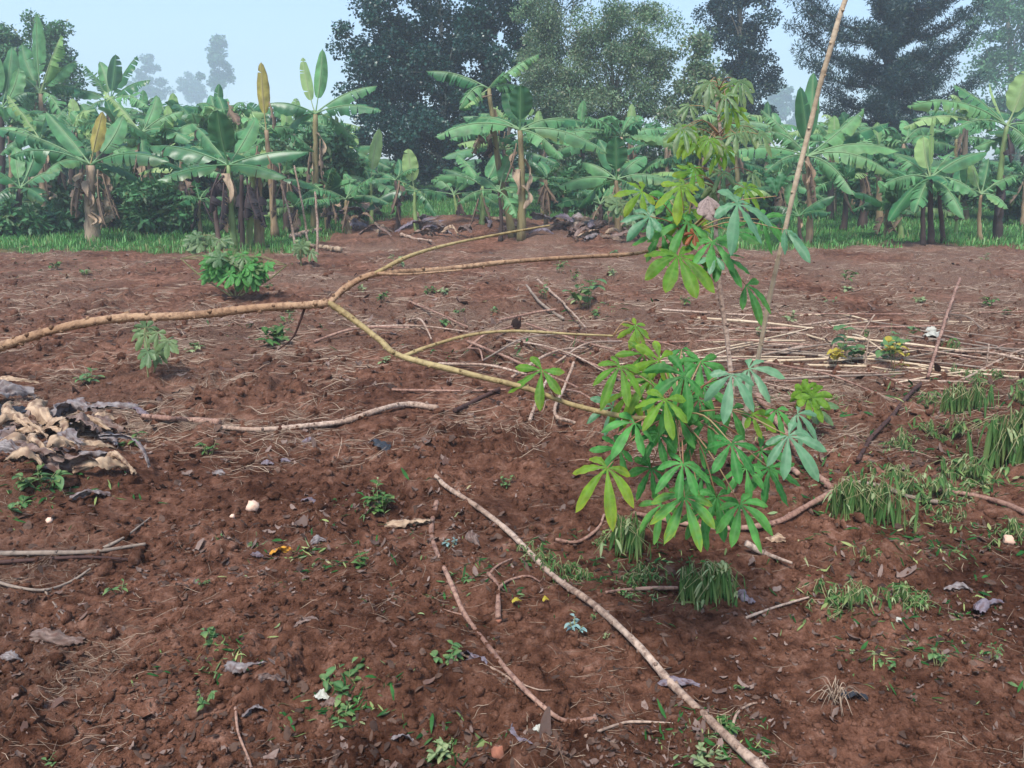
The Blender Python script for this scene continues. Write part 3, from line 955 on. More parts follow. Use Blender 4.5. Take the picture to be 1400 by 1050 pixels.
tree('hazy tall tree whose dim crown fills the corner behind the conifer', 'tree', 62, [(1385, 272), (1384, 180), (1380, 60), (1370, -70)],
     [(1370, 40, 60, 60), (1400, 110, 70, 60), (1350, 130, 50, 50), (1420, 30, 60, 60), (1390, -30, 60, 40), (1340, 190, 60, 40), (1410, 190, 50, 40)],
     110, .9, 30000, .2, 'crown_mid', 'bark', .3, seed=27, limbs=20)
far = [('single tall pointed tree faded by haze above the banana tops', 128, (300, 262), [(300, 62, 9, 22), (300, 88, 18, 24), (298, 108, 22, 14)], .9),
       ('small hazy round tree beside a taller pointed one on the skyline', 140, (262, 262), [(262, 112, 15, 14), (266, 126, 20, 12)], 1.0),
       ('broad hazy tree on the skyline behind upright banana leaves', 120, (205, 262), [(204, 100, 14, 20), (196, 120, 20, 16), (216, 122, 18, 14)], 1.0),
       ('dim hazy tree far behind the narrow dark crown', 105, (1075, 264), [(1075, 130, 20, 24), (1066, 150, 26, 20), (1090, 154, 24, 20)], 1.0)]
for i, (lb, D, b, el, cr) in enumerate(far):
    D *= 2.0 if i == 0 else 2.5
    tree(lb, 'tree', D, [b, (b[0], 200), (b[0], el[0][1])], el, 44, cr * 1.5, 7000, .7, 'crown_mid', 'bark', .25, seed=40 + i, limbs=8)


def conifer(label, D, trunk, boughs, nrand, mat, seed, trunk_r=.25):
    global rng
    rng = np.random.default_rng(seed)
    rr = random.Random(seed)
    pts = [at(px, py, D) for px, py in trunk]
    pts[0][2] = hgt(pts[0][0], pts[0][1]) - .1
    root = thing('conifer_tree', label, 'tree', pts[0])
    P = smooth_path(pts, 18)
    mb = MB()
    mb.tube(P, np.linspace(trunk_r, trunk_r * .4, 18), 10, (rr.random(), 0, 0))
    C, R = [], []

    def bough(q0, q1, lift):
        md = (q0 + q1) / 2 + np.array([0, 0, -lift])
        S = smooth_path([q0, md, q1], 14)
        mb.tube(S, np.linspace(.06, .012, 14), 5, (rr.random(), 0, 0))
        ln = np.linalg.norm(q1 - q0)
        for f in np.linspace(.22, 1, int(7 + ln * 3.2)):
            p = S[int(f * 13)]
            wd = .34 * (1.05 - .35 * abs(f - .7))
            for _ in range(2):
                C.append(p + rng.normal(0, 1, 3) * np.array([.12, wd * .6, .07]) + np.array([0, 0, .04]))
                R.append(rr.uniform(.22, .38))
    for (tx, ty, tipx, tipy, dz, lift) in boughs:
        bough(at(tx, ty, D), at(tipx, tipy, D + dz), lift)
    for i in range(nrand):
        f = rr.random()
        py = 200 - f * 300
        q0 = at(1215, py, D)
        a = rr.uniform(-1.2, 1.2)
        ln = rr.uniform(1.2, 3.0) * (1.05 - .25 * f)
        q1 = q0 + np.array([math.cos(a) * ln * (.75 if math.cos(a) < 0 else 1.05), math.sin(a) * ln, rr.uniform(-.2, .7)])
        bough(q0, q1, rr.uniform(.1, .5))
    C, R = np.array(C), np.array(R)
    m2 = MB()
    leaf_cloud(m2, C, R, len(C) * 80, .17, aspect=.11, hang=-.15, tipp=.12)
    mb.build('trunk', M['darkstem'], root)
    m2.build('crown', M[mat], root)


conifer('big dark conifer with layered drooping boughs and sky gaps', 34, [(1217, 300), (1216, 180), (1214, 20), (1212, -160)],
        [(1215, 60, 1092, 6, -.3, .5), (1215, 90, 1088, 34, .4, .6), (1215, 118, 1094, 74, -.5, .5), (1215, 150, 1118, 116, .3, .4), (1215, 170, 1128, 148, -.4, .3), (1215, 40, 1086, -20, .3, .6),
         (1215, 50, 1344, 6, .2, .5), (1215, 80, 1336, 36, -.4, .6), (1215, 110, 1318, 60, .3, .4), (1215, 130, 1300, 92, -.3, .4), (1215, 160, 1340, 110, .4, .3), (1215, 185, 1280, 170, -.8, .2), (1215, 20, 1330, -30, .2, .5),
         (1215, 190, 1150, 180, -.6, .3), (1215, 60, 1196, 40, -2.5, .2), (1215, 110, 1240, 84, -2.4, .2), (1215, 150, 1190, 130, -2.2, .2), (1215, 180, 1235, 165, -2, .2), (1215, 40, 1228, 10, -2.6, .3), (1215, 70, 1204, 50, -2.8, .3), (1215, 20, 1198, -10, -2.4, .3), (1215, 120, 1222, 100, -2.7, .3), (1215, 160, 1212, 150, -2.5, .2), (1215, 200, 1170, 200, -1.2, .2), (1215, 200, 1262, 205, -1.2, .2), (1215, 215, 1225, 215, -1.5, .2), (1215, 100, 1160, 84, -1.5, .3), (1215, 90, 1275, 64, -1.6, .3), (1215, 140, 1270, 130, -1.6, .3)], 15, 'conifer', 61)

# low bushes and undergrowth plants along the edge of the grove
shr = [('dense low bush at the corner under dark banana leaves', 18.6, (30, 334), [(10, 300, 50, 26), (60, 306, 40, 20)], 'shrub'),
       ('dark green bush beside the flaking banana stem', 19.0, (215, 330), [(205, 280, 34, 40), (240, 286, 28, 34)], 'shrub'),
       ('leafy bush behind the flaking banana stem', 20.0, (160, 322), [(150, 270, 30, 40), (176, 280, 22, 30)], 'crown_mid'),
       ('tall light green bush behind the three slim stakes', 21.5, (455, 310), [(452, 200, 36, 40), (410, 230, 34, 40), (470, 250, 28, 36)], 'crown_mid'),
       ('rounded bush beneath the feathery tree', 22.5, (800, 300), [(800, 250, 44, 34), (770, 270, 34, 20)], 'shrub'),
       ('low bush between the rolled leaf banana and the cassava', 21.0, (905, 306), [(905, 270, 38, 28), (930, 280, 26, 20)], 'shrub'),
       ('dim bush under the conifer trunk', 25.0, (1190, 300), [(1180, 262, 40, 26), (1220, 262, 40, 22)], 'shrub'),
       ('dim bush between the spear leaf banana and the conifer', 24.0, (1290, 300), [(1290, 268, 40, 24), (1340, 262, 40, 26)], 'shrub'),
       ('bush growing in front of the pale tree trunk shade', 33.0, (650, 290), [(650, 258, 34, 24), (690, 254, 30, 26)], 'shrub'),
       ('dark bush under the dark tree beside the pale upright leaf', 30.0, (520, 292), [(490, 256, 40, 26), (540, 254, 30, 20)], 'shrub'),
       ('misty bush low among the rows behind the black rag clump', 24.0, (290, 300), [(290, 262, 44, 28), (250, 262, 36, 26)], 'crown_mid'),
       ('misty bush low among the rows beside the yellow spear', 25.0, (380, 300), [(384, 262, 40, 28), (350, 266, 30, 22)], 'crown_mid'),
       ('leafy bush under the two pale lifted blades', 21.0, (90, 318), [(90, 280, 34, 30), (60, 270, 30, 30)], 'crown_mid'),
       ('thin bush at the far edge beside the arching comb leaf', 22.0, (1400, 312), [(1400, 270, 36, 30)], 'shrub'),
       ('low bush between the tall pole banana and the field', 22.0, (1030, 306), [(1020, 272, 34, 26), (1060, 276, 26, 20)], 'shrub')]
for i, (lb, D, b, el, mt) in enumerate(shr):
    tree(lb, 'bush', D, [b, ((b[0] + el[0][0]) / 2, (b[1] + el[0][1]) / 2), (el[0][0], el[0][1])], el, 34, .26, 3600, .20, mt, 'bark', .03, seed=80 + i, limbs=16, name='bush', tipp=.3, limb_r=.02, aspect=.2, hang=.3)

rr0 = random.Random(99)
for i in range(34):
    D = rr0.uniform(24, 38)
    bx = -60 + i * 46 + rr0.uniform(-20, 20)
    if 470 < bx < 800 and D < 33:
        continue
    by = 525 - FPX * math.tan(PITCH - math.atan(1.5 / D)) - .055 * max(0, D - 23.2) / D * FPX
    h_ = rr0.uniform(26, 52)
    tree('misty bush filling the ground between the deeper banana rows', 'bush', D, [(bx, by), (bx, by - h_ * .5), (bx, by - h_)],
         [(bx, by - h_ * .55, rr0.uniform(26, 44), h_ * .5), (bx + rr0.uniform(-20, 20), by - h_ * .3, 34, h_ * .35)], 30, .36, 2200, .26, rr0.choice(('shrub', 'crown_mid', 'crown_mid')), 'bark', .03, seed=500 + i, limbs=6, name='bush', tipp=.3, limb_r=.02, aspect=.18, hang=.3, group='misty bushes between the deeper rows')

# green grass at the field edge: blades nobody could count
mb = MB()
rng = np.random.default_rng(5)
n = 90000
yy = 14.5 + rng.random(n) ** 1.3 * 22
xx = (rng.random(n) * 2 - 1) * .80 * (yy + 1)
keep = (yy > field_edge(xx, yy) - .5) & (perlin(xx * .8, yy * .8, 51) > -.30)
xx, yy = xx[keep], yy[keep]
n = len(xx)
zz = height(xx, yy)
a = rng.random(n) * 6.28
hh = rng.uniform(.05, .17, n) * (1 + .5 * perlin(xx * .5, yy * .5, 52))
ln = rng.uniform(.1, .8, n) * hh
wd = rng.uniform(.005, .013, n)
p = np.stack([xx, yy, zz - .01], 1)
dx = np.stack([np.cos(a), np.sin(a), np.zeros(n)], 1)
sx_ = np.stack([-np.sin(a), np.cos(a), np.zeros(n)], 1)
upz = np.array([0, 0, 1.0])
v0 = p - sx_ * wd[:, None]
v1 = p + sx_ * wd[:, None]
mdl = p + dx * (ln * .35)[:, None] + upz * (hh * .65)[:, None]
v2 = mdl + sx_ * wd[:, None] * .8
v3 = mdl - sx_ * wd[:, None] * .8
v4 = p + dx * ln[:, None] + upz * hh[:, None]
V = np.stack([v0, v1, v2, v3, v4], 1).reshape(-1, 3)
T = np.zeros((n, 5, 3))
T[:, :, 0] = rng.random(n)[:, None]
T[:, :, 2] = ((rng.random(n) < .25) * rng.random(n))[:, None]
i5 = np.arange(n)[:, None] * 5
mb.add(V, i5 + np.array([[0, 1, 2, 3]]), i5 + np.array([[3, 2, 4]]), T.reshape(-1, 3))
tag(mb.build('grass', M['grass']), 'green grass growing under the bananas along the field edge', 'grass', kind='stuff')
# ------------------------------------------------------------------ cassava leaves and plants
ZUP = np.array([0, 0, 1.0])


def cassava_blade(mb, P0, dirv, nrm, n, ln, rr, width=.15, droop=.35, fold=.3, tip=.3, tintR=.5, spread=None, wilt=0.0):
    dirv = unit(dirv)
    nrm = unit(nrm - dirv * np.dot(nrm, dirv))
    sdv = np.cross(dirv, nrm)
    if spread is None:
        spread = {3: 50, 4: 75, 5: 100, 6: 118, 7: 128, 8: 140, 9: 150}[n]
    for i in range(n):
        u = (i - (n - 1) / 2) / max(1, (n - 1) / 2)
        a = math.radians(spread * u + rr.uniform(-5, 5))
        l = ln * (1 - .42 * abs(u) ** 1.6) * rr.uniform(.9, 1.08)
        d = dirv * math.cos(a) + sdv * math.sin(a)
        s = np.cross(d, nrm)
        m = 15
        t = np.linspace(0, 1, m)
        twl = rr.uniform(-.7, .7)
        wmax = width * ln * (1 - .2 * abs(u)) * rr.uniform(.88, 1.12)
        prof = (t ** 1.25) * (1 - t ** 2.4) ** .85
        prof = prof / prof.max() * wmax + .004 * ln * 10 * np.exp(-t * 14) * .6
        prof[-1] = .0005
        dr = droop * rr.uniform(.6, 1.4)
        wv = rr.uniform(0, 6.28)
        lift = rr.uniform(.0, .16)
        V = np.zeros((m, 7, 3))
        T = np.zeros((m, 7, 3))
        fo = fold * rr.uniform(.5, 1.3) + wilt
        bend = rr.uniform(-.10, .10)
        ph = rr.uniform(-.12, .12)
        for k in range(m):
            c = P0 + d * (t[k] * l) + nrm * (lift * l * math.sin(t[k] * 2.2) * .6) - ZUP * (dr * l * t[k] ** 2) + s * (bend * l * t[k] ** 2)
            sk = s * math.cos(twl * t[k]) + nrm * math.sin(twl * t[k])
            nk = nrm * math.cos(twl * t[k]) - s * math.sin(twl * t[k])
            for v in range(7):
                e = (v - 3) / 3
                rip = .016 * ln * math.sin(k * 1.7 + wv + (2 if e > 0 else 0)) * abs(e)
                V[k, v] = c + d * (.10 * l * abs(e) * (1 - t[k]) * t[k]) + sk * (prof[k] * e * math.cos(fo * abs(e) * 1.2)) - nk * (abs(e) ** 1.3 * prof[k] * math.sin(fo) - rip)
                T[k, v, 0] = np.clip(tintR + ph + rr.uniform(-.05, .05), 0, 1)
                T[k, v, 1] = .5 * (1 - .4 * t[k]) if v == 3 else (.16 if k % 2 else 0)
                T[k, v, 2] = np.clip(tip * (t[k] ** 3 * 1.1 + .5 * (abs(e) > .9)) * rr.uniform(.3, 1.2), 0, 1)
        mb.grid(V, T)


def img_dir(deg, k=0.0):
    a = math.radians(deg)
    return math.cos(a) * RIGHT + math.sin(a) * UPV + k * TOCAM


def add_leaf(root, node, px, py, D, deg, lpx, n, mat, rr, tilt=.25, droop=.25, tip=.2, width=.15, spread=None, stalk='petiole', nup=.5, wilt=0.0, fold=.3, sr=.0021):
    P0 = at(px, py, D)
    ln = lpx / FPX * D * .9
    mb = MB()
    nrm = TOCAM + ZUP * nup + RIGHT * rr.uniform(-.3, .3)
    cassava_blade(mb, P0, img_dir(deg, tilt), nrm, n, ln, rr, width=width, droop=droop, tip=tip, tintR=rr.random(), spread=spread, wilt=wilt, fold=fold)
    o = mb.build('leaf', M[mat], root)
    if node is not None:
        m2 = MB()
        md = (np.asarray(node) + P0) / 2 + ZUP * .12 * np.linalg.norm(P0 - node) + rng.normal(0, .006, 3)
        m2.tube(smooth_path([node, md, P0], 9), np.linspace(sr * 1.3, sr * .8, 9), 6, (rr.random(), 0, 0))
        m2.build('leaf_stalk', M[stalk], o)
    return o


def woody(mb, path, r0, r1, n=None, k=9, knob=.35, step=.035, seed=1, jit=.04):
    """knobbly stem: leaf scars every few centimetres"""
    rr = random.Random(seed)
    P = smooth_path(path, 60)
    L_ = np.linalg.norm(np.diff(P, axis=0), axis=1).sum()
    n = n or max(14, int(L_ / .007))
    n = min(n, 420)
    P = smooth_path(path, n)
    f = np.linspace(0, 1, n)
    rad = r0 + (r1 - r0) * f
    s = f * L_
    ph = np.abs(((s / step + rr.random()) % 1) - .5) * 2
    bump = np.exp(-((1 - ph) / .22) ** 2)
    rad = rad * (1 + knob * .18 * bump)
    rad = rad * (1 + np.array([rr.uniform(-jit, jit) for _ in range(n)])) * (1 + .10 * np.sin(s * 23 + seed) * np.sin(s * 9.7))
    w1, w2 = rr.uniform(0, 6), rr.uniform(0, 6)
    P = P + np.stack([np.sin(s * 17 + w1), np.cos(s * 13 + w2), np.sin(s * 11 + w2)], 1) * r0 * .12 + np.stack([np.sin(s * 5.1 + w2), np.sin(s * 4.3 + w1), np.cos(s * 6.7 + w1)], 1) * r0 * .22 * np.sin(np.pi * f)[:, None]
    tn = np.repeat(np.stack([np.clip(.5 + .3 * np.sin(s * 9 + w1), 0, 1),   .38 * bump * (np.array([rr.random() for _ in range(n)]) > .35), 0 * f], 1)[:, None, :], k, 1).reshape(-1, 3)
    tn = np.vstack([tn, tn[0], tn[-1]])
    mb.tube(P, rad, k, tn)
    # leaf scar knobs standing out alternately
    T = np.gradient(P, axis=0)
    q = int(L_ / step)
    for i in range(1, q):
        j = min(n - 2, int(i / q * n))
        a = i * 2.4 + rr.uniform(-.3, .3)
        t = unit(T[j])
        b1 = unit(np.cross(t, [0.3, .2, 1]))
        b2 = np.cross(t, b1)
        o = math.cos(a) * b1 + math.sin(a) * b2
        c = P[j] + o * rad[j] * .8
        kk = rr.uniform(.5, 1.5)
        mb.tube([c, c + o * rad[j] * .5 * kk + t * rad[j] * .3], [rad[j] * .55 * kk, rad[j] * .25], 5, (.3, rr.uniform(0, .7), 0))
    return P


# ---- the leaning cassava in front: stem from the left, forked branches, two leaf crowns
rr = random.Random(4)
DS = 2.35
base = np.array([-2.35, 2.95, 0.0])
base[2] = hgt(base[0], base[1]) - .03
plant = thing('cassava_plant', 'leaning cassava plant with a long knobbly forked stem and two crowns of big leaves', 'cassava plant', base)
stem_path = [base, base + np.array([.10, -.22, .34]), at(-190, 545, 2.40), at(-60, 500, 2.38), at(0, 476, DS), at(70, 452, DS), at(165, 434, DS), at(270, 430, DS), at(380, 420, DS), at(450, 413, DS)]
mb = MB()
woody(mb, stem_path, .0155, .0112, seed=3, knob=.5, step=.028, jit=.06)
mb.build('stem', M['stem'], plant)
fork = at(450, 413, DS)
br = [([fork, at(478, 390, 2.39), at(516, 374, 2.43), at(600, 369, 2.56), at(690, 359, 2.72), at(790, 351, 2.9), at(868, 346, 3.08), at(905, 338, 3.16)], .0098, .0066, 'stem'),
      ([at(512, 375, 2.42), at(560, 350, 2.5), at(620, 333, 2.64), at(690, 319, 2.8), at(752, 308, 2.92)], .0068, .0032, 'greenwood'),
      ([fork, at(480, 434, 2.34), at(520, 466, 2.30), at(550, 488, 2.28), at(640, 511, 2.26), at(720, 530, 2.26), at(790, 555, 2.26), at(870, 572, 2.27), at(925, 566, 2.28)], .0096, .0072, 'greenwood'),
      ([at(550, 488, 2.28), at(590, 472, 2.33), at(640, 458, 2.38), at(700, 453, 2.43), at(780, 457, 2.47), at(838, 459, 2.5)], .0062, .0032, 'greenwood'),
      ([at(518, 374, 2.42), at(560, 375, 2.46), at(632, 369, 2.55)], .0050, .0028, 'stem')]
for i, (p, a, b, mt) in enumerate(br):
    mb = MB()
    woody(mb, p, a, b, seed=10 + i, step=.03)
    mb.build('branch', M[mt], plant)
# dark broken stub under the stem
mb = MB()
woody(mb, [at(418, 418, 2.36), at(410, 440, 2.36), at(400, 462, 2.37), at(380, 478, 2.38)], .004, .002, seed=19)
mb.build('branch', M['darkstick'], plant)
LN = at(925, 566, 2.28)
low = [  # px, py, deg, length px, lobes, material, depth, tilt, tip
    (741, 506, 235, 58, 6, 'cassava_yellow', 2.27, .2, .3, at(760, 545, 2.26)),
    (848, 501, 232, 54, 7, 'cassava_yellow', 2.24, .3, .2, LN),
    (936, 514, 196, 72, 7, 'cassava', 2.20, .2, .1, LN),
    (1000, 512, 262, 60, 5, 'cassava_pale', 2.16, .3, .0, LN),
    (1024, 504, -22, 56, 6, 'cassava_pale', 2.30, .3, .2, LN),
    (909, 546, 244, 62, 6, 'cassava_yellow', 2.14, .35, .2, LN),
    (868, 578, 218, 62, 5, 'cassava', 2.20, .35, .0, LN),
    (830, 640, 244, 74, 6, 'cassava_yellow', 2.12, .35, .55, LN),
    (934, 634, 248, 56, 7, 'cassava', 2.08, .3, .0, LN),
    (1000, 606, 270, 56, 7, 'cassava', 2.04, .3, .0, LN),
    (1078, 596, -52, 66, 7, 'cassava_pale', 2.10, .3, .1, LN),
    (936, 680, 262, 68, 8, 'cassava', 2.10, .4, .7, LN),
    (1012, 690, -62, 60, 7, 'cassava', 2.12, .4, .15, LN),
    (980, 680, 276, 58, 7, 'cassava', 2.22, .3, .0, LN),
    (1052, 640, -62, 60, 7, 'cassava', 2.24, .3, .1, LN),
    (890, 520, 186, 52, 6, 'cassava_yellow', 2.32, .2, .4, LN),
    (932, 478, -70, 38, 5, 'cassava', 2.42, .2, .1, LN),
    (902, 492, 168, 56, 6, 'cassava_yellow', 2.36, .1, .3, LN),
    (838, 556, 192, 46, 5, 'cassava_pale', 2.38, .2, .1, LN),
    (922, 566, 262, 56, 7, 'cassava', 2.24, .2, .1, LN),
    (968, 572, 250, 52, 6, 'cassava', 2.26, .2, .0, LN),
    (1028, 566, -28, 46, 5, 'cassava_yellow', 2.30, .2, .3, LN),
    (962, 528, 250, 54, 6, 'cassava', 2.32, .2, .1, LN),
    (956, 600, 215, 44, 5, 'cassava', 2.3, .2, .1, LN),
    (956, 546, 225, 44, 6, 'cassava', 2.26, .3, .1, LN),
    (900, 594, 255, 46, 6, 'cassava', 2.2, .3, .1, LN),
    (1020, 640, 250, 46, 6, 'cassava', 2.2, .3, .0, LN),
    (860, 540, 240, 44, 6, 'cassava_yellow', 2.3, .2, .3, LN),
    (960, 700, 250, 46, 6, 'cassava', 2.2, .3, .2, LN),
    (1062, 560, 280, 40, 5, 'cassava', 2.32, .2, .1, LN),
    (846, 612, 205, 50, 6, 'cassava', 2.30, .1, .0, LN),
    (890, 640, 235, 54, 7, 'cassava', 2.28, .2, .1, LN),
    (960, 650, 285, 52, 6, 'cassava', 2.30, .2, .1, LN),
    (1040, 616, -35, 52, 6, 'cassava', 2.34, .1, .1, LN),
    (1000, 560, 300, 46, 5, 'cassava', 2.36, .2, .1, LN),
    (880, 556, 270, 50, 6, 'cassava', 2.34, .2, .1, LN),
    (912, 504, 215, 50, 6, 'cassava', 2.38, .2, .2, LN),
    (958, 494, 260, 50, 7, 'cassava', 2.36, .3, .1, LN),
    (880, 484, 200, 44, 6, 'cassava_yellow', 2.42, .2, .3, LN),
    (905, 690, 232, 50, 6, 'cassava', 2.24, .3, .3, LN),
    (1090, 566, -30, 40, 5, 'cassava_pale', 2.4, .2, .1, LN),
    (870, 448, 225, 34, 6, 'cassava_yellow', 2.50, .2, .5, at(838, 459, 2.5)),
    (868, 444, -60, 30, 4, 'cassava_yellow', 2.50, .2, .5, at(838, 459, 2.5)),
]
for (px, py, dg, lp, n, mt, D, tl, tp, nd) in low:
    add_leaf(plant, nd, px, py, D, dg, lp, n, mt, rr, tilt=tl + rr.uniform(-.2, .35), tip=tp, droop=rr.uniform(.15, .55), nup=rr.uniform(.1, 1.1))
UN = at(938, 322, 3.16)
mb = MB()
woody(mb, [at(905, 338, 3.16), at(925, 330, 3.16), at(945, 312, 3.15), at(962, 298, 3.15)], .0075, .006, seed=31)
mb.build('branch', M['greenwood'], plant)
upp = [
    (927, 350, 266, 70, 8, 'cassava_yellow', 2.98, .4, .3),
    (986, 352, -34, 52, 6, 'cassava', 3.05, .3, .1),
    (1008, 279, -58, 62, 5, 'cassava_pale', 2.95, .3, .0),
    (1008, 279, 128, 52, 3, 'cassava_pale', 2.96, .1, .0),
    (1062, 268, 96, 56, 2, 'cassava_pale', 3.05, .1, .0),
    (1072, 314, -46, 50, 3, 'cassava_pale', 3.05, .3, .0),
    (930, 254, 264, 50, 5, 'cassava_yellow', 3.10, .2, .6),
    (888, 296, 196, 46, 6, 'cassava_pale', 3.05, .2, .0),
    (878, 262, 200, 46, 6, 'cassava_yellow', 3.15, .1, .5),
    (940, 304, 196, 60, 7, 'cassava', 3.08, .3, .2),
    (974, 330, 262, 52, 7, 'cassava', 3.02, .3, .1),
    (1020, 390, -42, 48, 4, 'cassava', 3.1, .3, .2),
    (978, 350, 215, 34, 4, 'cassava_pale', 2.98, .3, .0),
    (950, 236, 182, 44, 5, 'cassava_yellow', 3.2, .2, .5),
    (1000, 316, -10, 52, 6, 'cassava', 3.2, .2, .1),
    (905, 318, 210, 46, 6, 'cassava', 3.15, .2, .2),
    (944, 286, 240, 50, 6, 'cassava_yellow', 3.2, .2, .4),
    (916, 274, 150, 40, 5, 'cassava', 3.22, .2, .2),
    (1040, 300, -20, 44, 5, 'cassava', 3.2, .2, .1),
]
for (px, py, dg, lp, n, mt, D, tl, tp) in upp:
    sp = {2: 30}.get(n)
    add_leaf(plant, UN, px, py, D, dg, lp, n, mt, rr, tilt=tl + rr.uniform(-.2, .35), tip=tp, droop=rr.uniform(.15, .55), nup=rr.uniform(.1, 1.1), width=(.17 if 'pale' in mt else .15), spread=sp)
# withered grey shoot tip and a small reddened leaf at the end of the upper branch
mb = MB()
cassava_blade(mb, at(968, 268, 3.06), img_dir(-88, .3), TOCAM, 5, 34 / FPX * 3.06, rr, width=.34, droop=.1, fold=.9, tip=0, spread=34)
mb.build('withered_shoot', M['bud'], plant)
mb = MB()
cassava_blade(mb, at(950, 320, 3.02), img_dir(215, .4), TOCAM, 5, 20 / FPX * 3.0, rr, width=.3, droop=.2, fold=.7, tip=.3, spread=90)
mb.build('shrivelled_leaf', M['redleaf'], plant)

# ---- tall bare pole behind the lower crown
pb = on(1000, 672)
mb = MB()
pD = pb[1]
woody(mb, [pb - np.array([0, 0, .05]), at(1020, 560, pD - .03), at(1035, 495, pD - .10), at(1058, 385, pD - .2), at(1085, 265, pD - .3), at(1112, 150, pD - .36), at(1136, 60, pD - .42), at(1156, 0, pD - .45), at(1172, -60, pD - .48)], .0102, .0088, seed=40, step=.07, knob=.2)
o = mb.build('pole', M['polewood'], None)
tag(o, 'tall thin bare pole leaning upright behind the lower leaf crown', 'pole')

# ---- upright cassava behind, its pale stem showing between the two crowns
cb = on(1003, 570)
cD = cb[1]
sh = thing('cassava_plant', 'upright yellow green cassava shrub standing behind the leaning one', 'cassava plant', cb)
mb = MB()
woody(mb, [cb - np.array([0, 0, .05]), at(998, 500, cD), at(985, 400, cD), at(980, 300, cD), at(985, 210, cD), at(980, 130, cD)], .017, .008, seed=41, step=.05)
mb.build('stem', M['stick'], sh)
rr = random.Random(9)
for i in range(46):
    py = rr.uniform(100, 262)
    hw = 30 + 30 * min(1, (py - 100) / 90)
    px = 984 + rr.uniform(-hw, hw)
    dg = -90 + (px - 984) * .9 + rr.uniform(-20, 20)
    add_leaf(sh, at(983, min(py + 10, 260), cD), px, py, cD + rr.uniform(-.45, .4), dg, rr.uniform(20, 33), rr.choice((5, 6, 7)), rr.choice(('cassava_back', 'cassava_back', 'cassava_back', 'cassava_back', 'cassava_yellow')), rr, tilt=.3, droop=.4, tip=.35, nup=.8, sr=.0025)


# ---- young cassava plants on the field
def young(label, px, py, hpx, wpx, nl, lpx, mat, stems=1, seed=1, lobes=(5, 6, 7), group=None, name='cassava_seedling', cat='cassava seedling', upright=False):
    rr = random.Random(seed)
    b = on(px, py)
    D = b[1]
    root = thing(name, label, cat, b, group)
    tops = []
    for s in range(stems):
        off = (s - (stems - 1) / 2)
        tp = at(px + off * wpx * .35 + rr.uniform(-3, 3), py - hpx * rr.uniform(.7, .9), D)
        mb = MB()
        q = b + np.array([off * .03, 0, -.02])
        woody(mb, [q, (q + tp) / 2 + np.array([off * .02, 0, 0]), tp], .0045 * D / 4, .003 * D / 4, seed=seed + s, step=.04)
        mb.build('stem', M['weedstem'] if not upright else M['stick'], root)
        tops.append(tp)
    for i in range(nl):
        tp = tops[i % stems]
        a = rr.uniform(0, math.pi * 2)
        qx = px + math.cos(a) * wpx * .42 * rr.uniform(.3, 1)
        qy = py - hpx * (.62 + .3 * math.sin(a) * rr.uniform(.3, 1)) - rr.uniform(0, hpx * .1)
        dg = math.degrees(math.atan2(py - hpx * .55 - qy, qx - px)) if rr.random() < .6 else rr.uniform(200, 340)
        add_leaf(root, tp, qx, qy, D + rr.uniform(-.18, .12), dg, lpx * rr.uniform(.8, 1.2), rr.choice(lobes), mat if rr.random() < .8 else 'cassava_back', rr, tilt=.2, droop=.3, tip=.1, nup=1.2, stalk='weedstem', sr=.0018, width=.2)
    return root


young('bushy young cassava regrowing behind the long leaning stem', 322, 402, 56, 104, 70, 20, 'cassava', 5, 1, name='young_cassava')
young('small cassava seedling with bare forked stems below the long stem', 206, 516, 76, 62, 11, 22, 'cassava_back', 2, 2)
young('pale drooping cassava sprig standing beside the lower leaf crown', 1104, 600, 70, 36, 5, 38, 'cassava_yellow', 1, 3)
young('tiny leafy shoot at the foot of the three slim stakes', 412, 362, 28, 32, 7, 16, 'cassava_back', 1, 4)
young('small green shoot at the front of the field near bare sticks', 858, 318, 50, 50, 10, 22, 'cassava_back', 1, 5)
young('low pale green shoot among debris under the dark upright leaf', 285, 350, 32, 60, 9, 20, 'cassava_back', 2, 6)

# slim stakes before the slender banana plant
for i, (x0, y0, x1, y1) in enumerate([(405, 340, 384, 252), (421, 334, 402, 226), (433, 352, 431, 262)]):
    b = on(x0, y0)
    mb = MB()
    woody(mb, [b - np.array([0, 0, .04]), at((x0 + x1) / 2 + 2, (y0 + y1) / 2, b[1]), at(x1, y1, b[1])], .024, .017, seed=60 + i, step=.12, k=7)
    tag(mb.build('stake', M['stick']), ['slim pale stake leaning toward the black rag clump, outermost of three', 'slim pale stake, the middle and tallest of three before the slender banana', 'slim upright stake nearest the field of three before the slender banana'][i], 'stake')


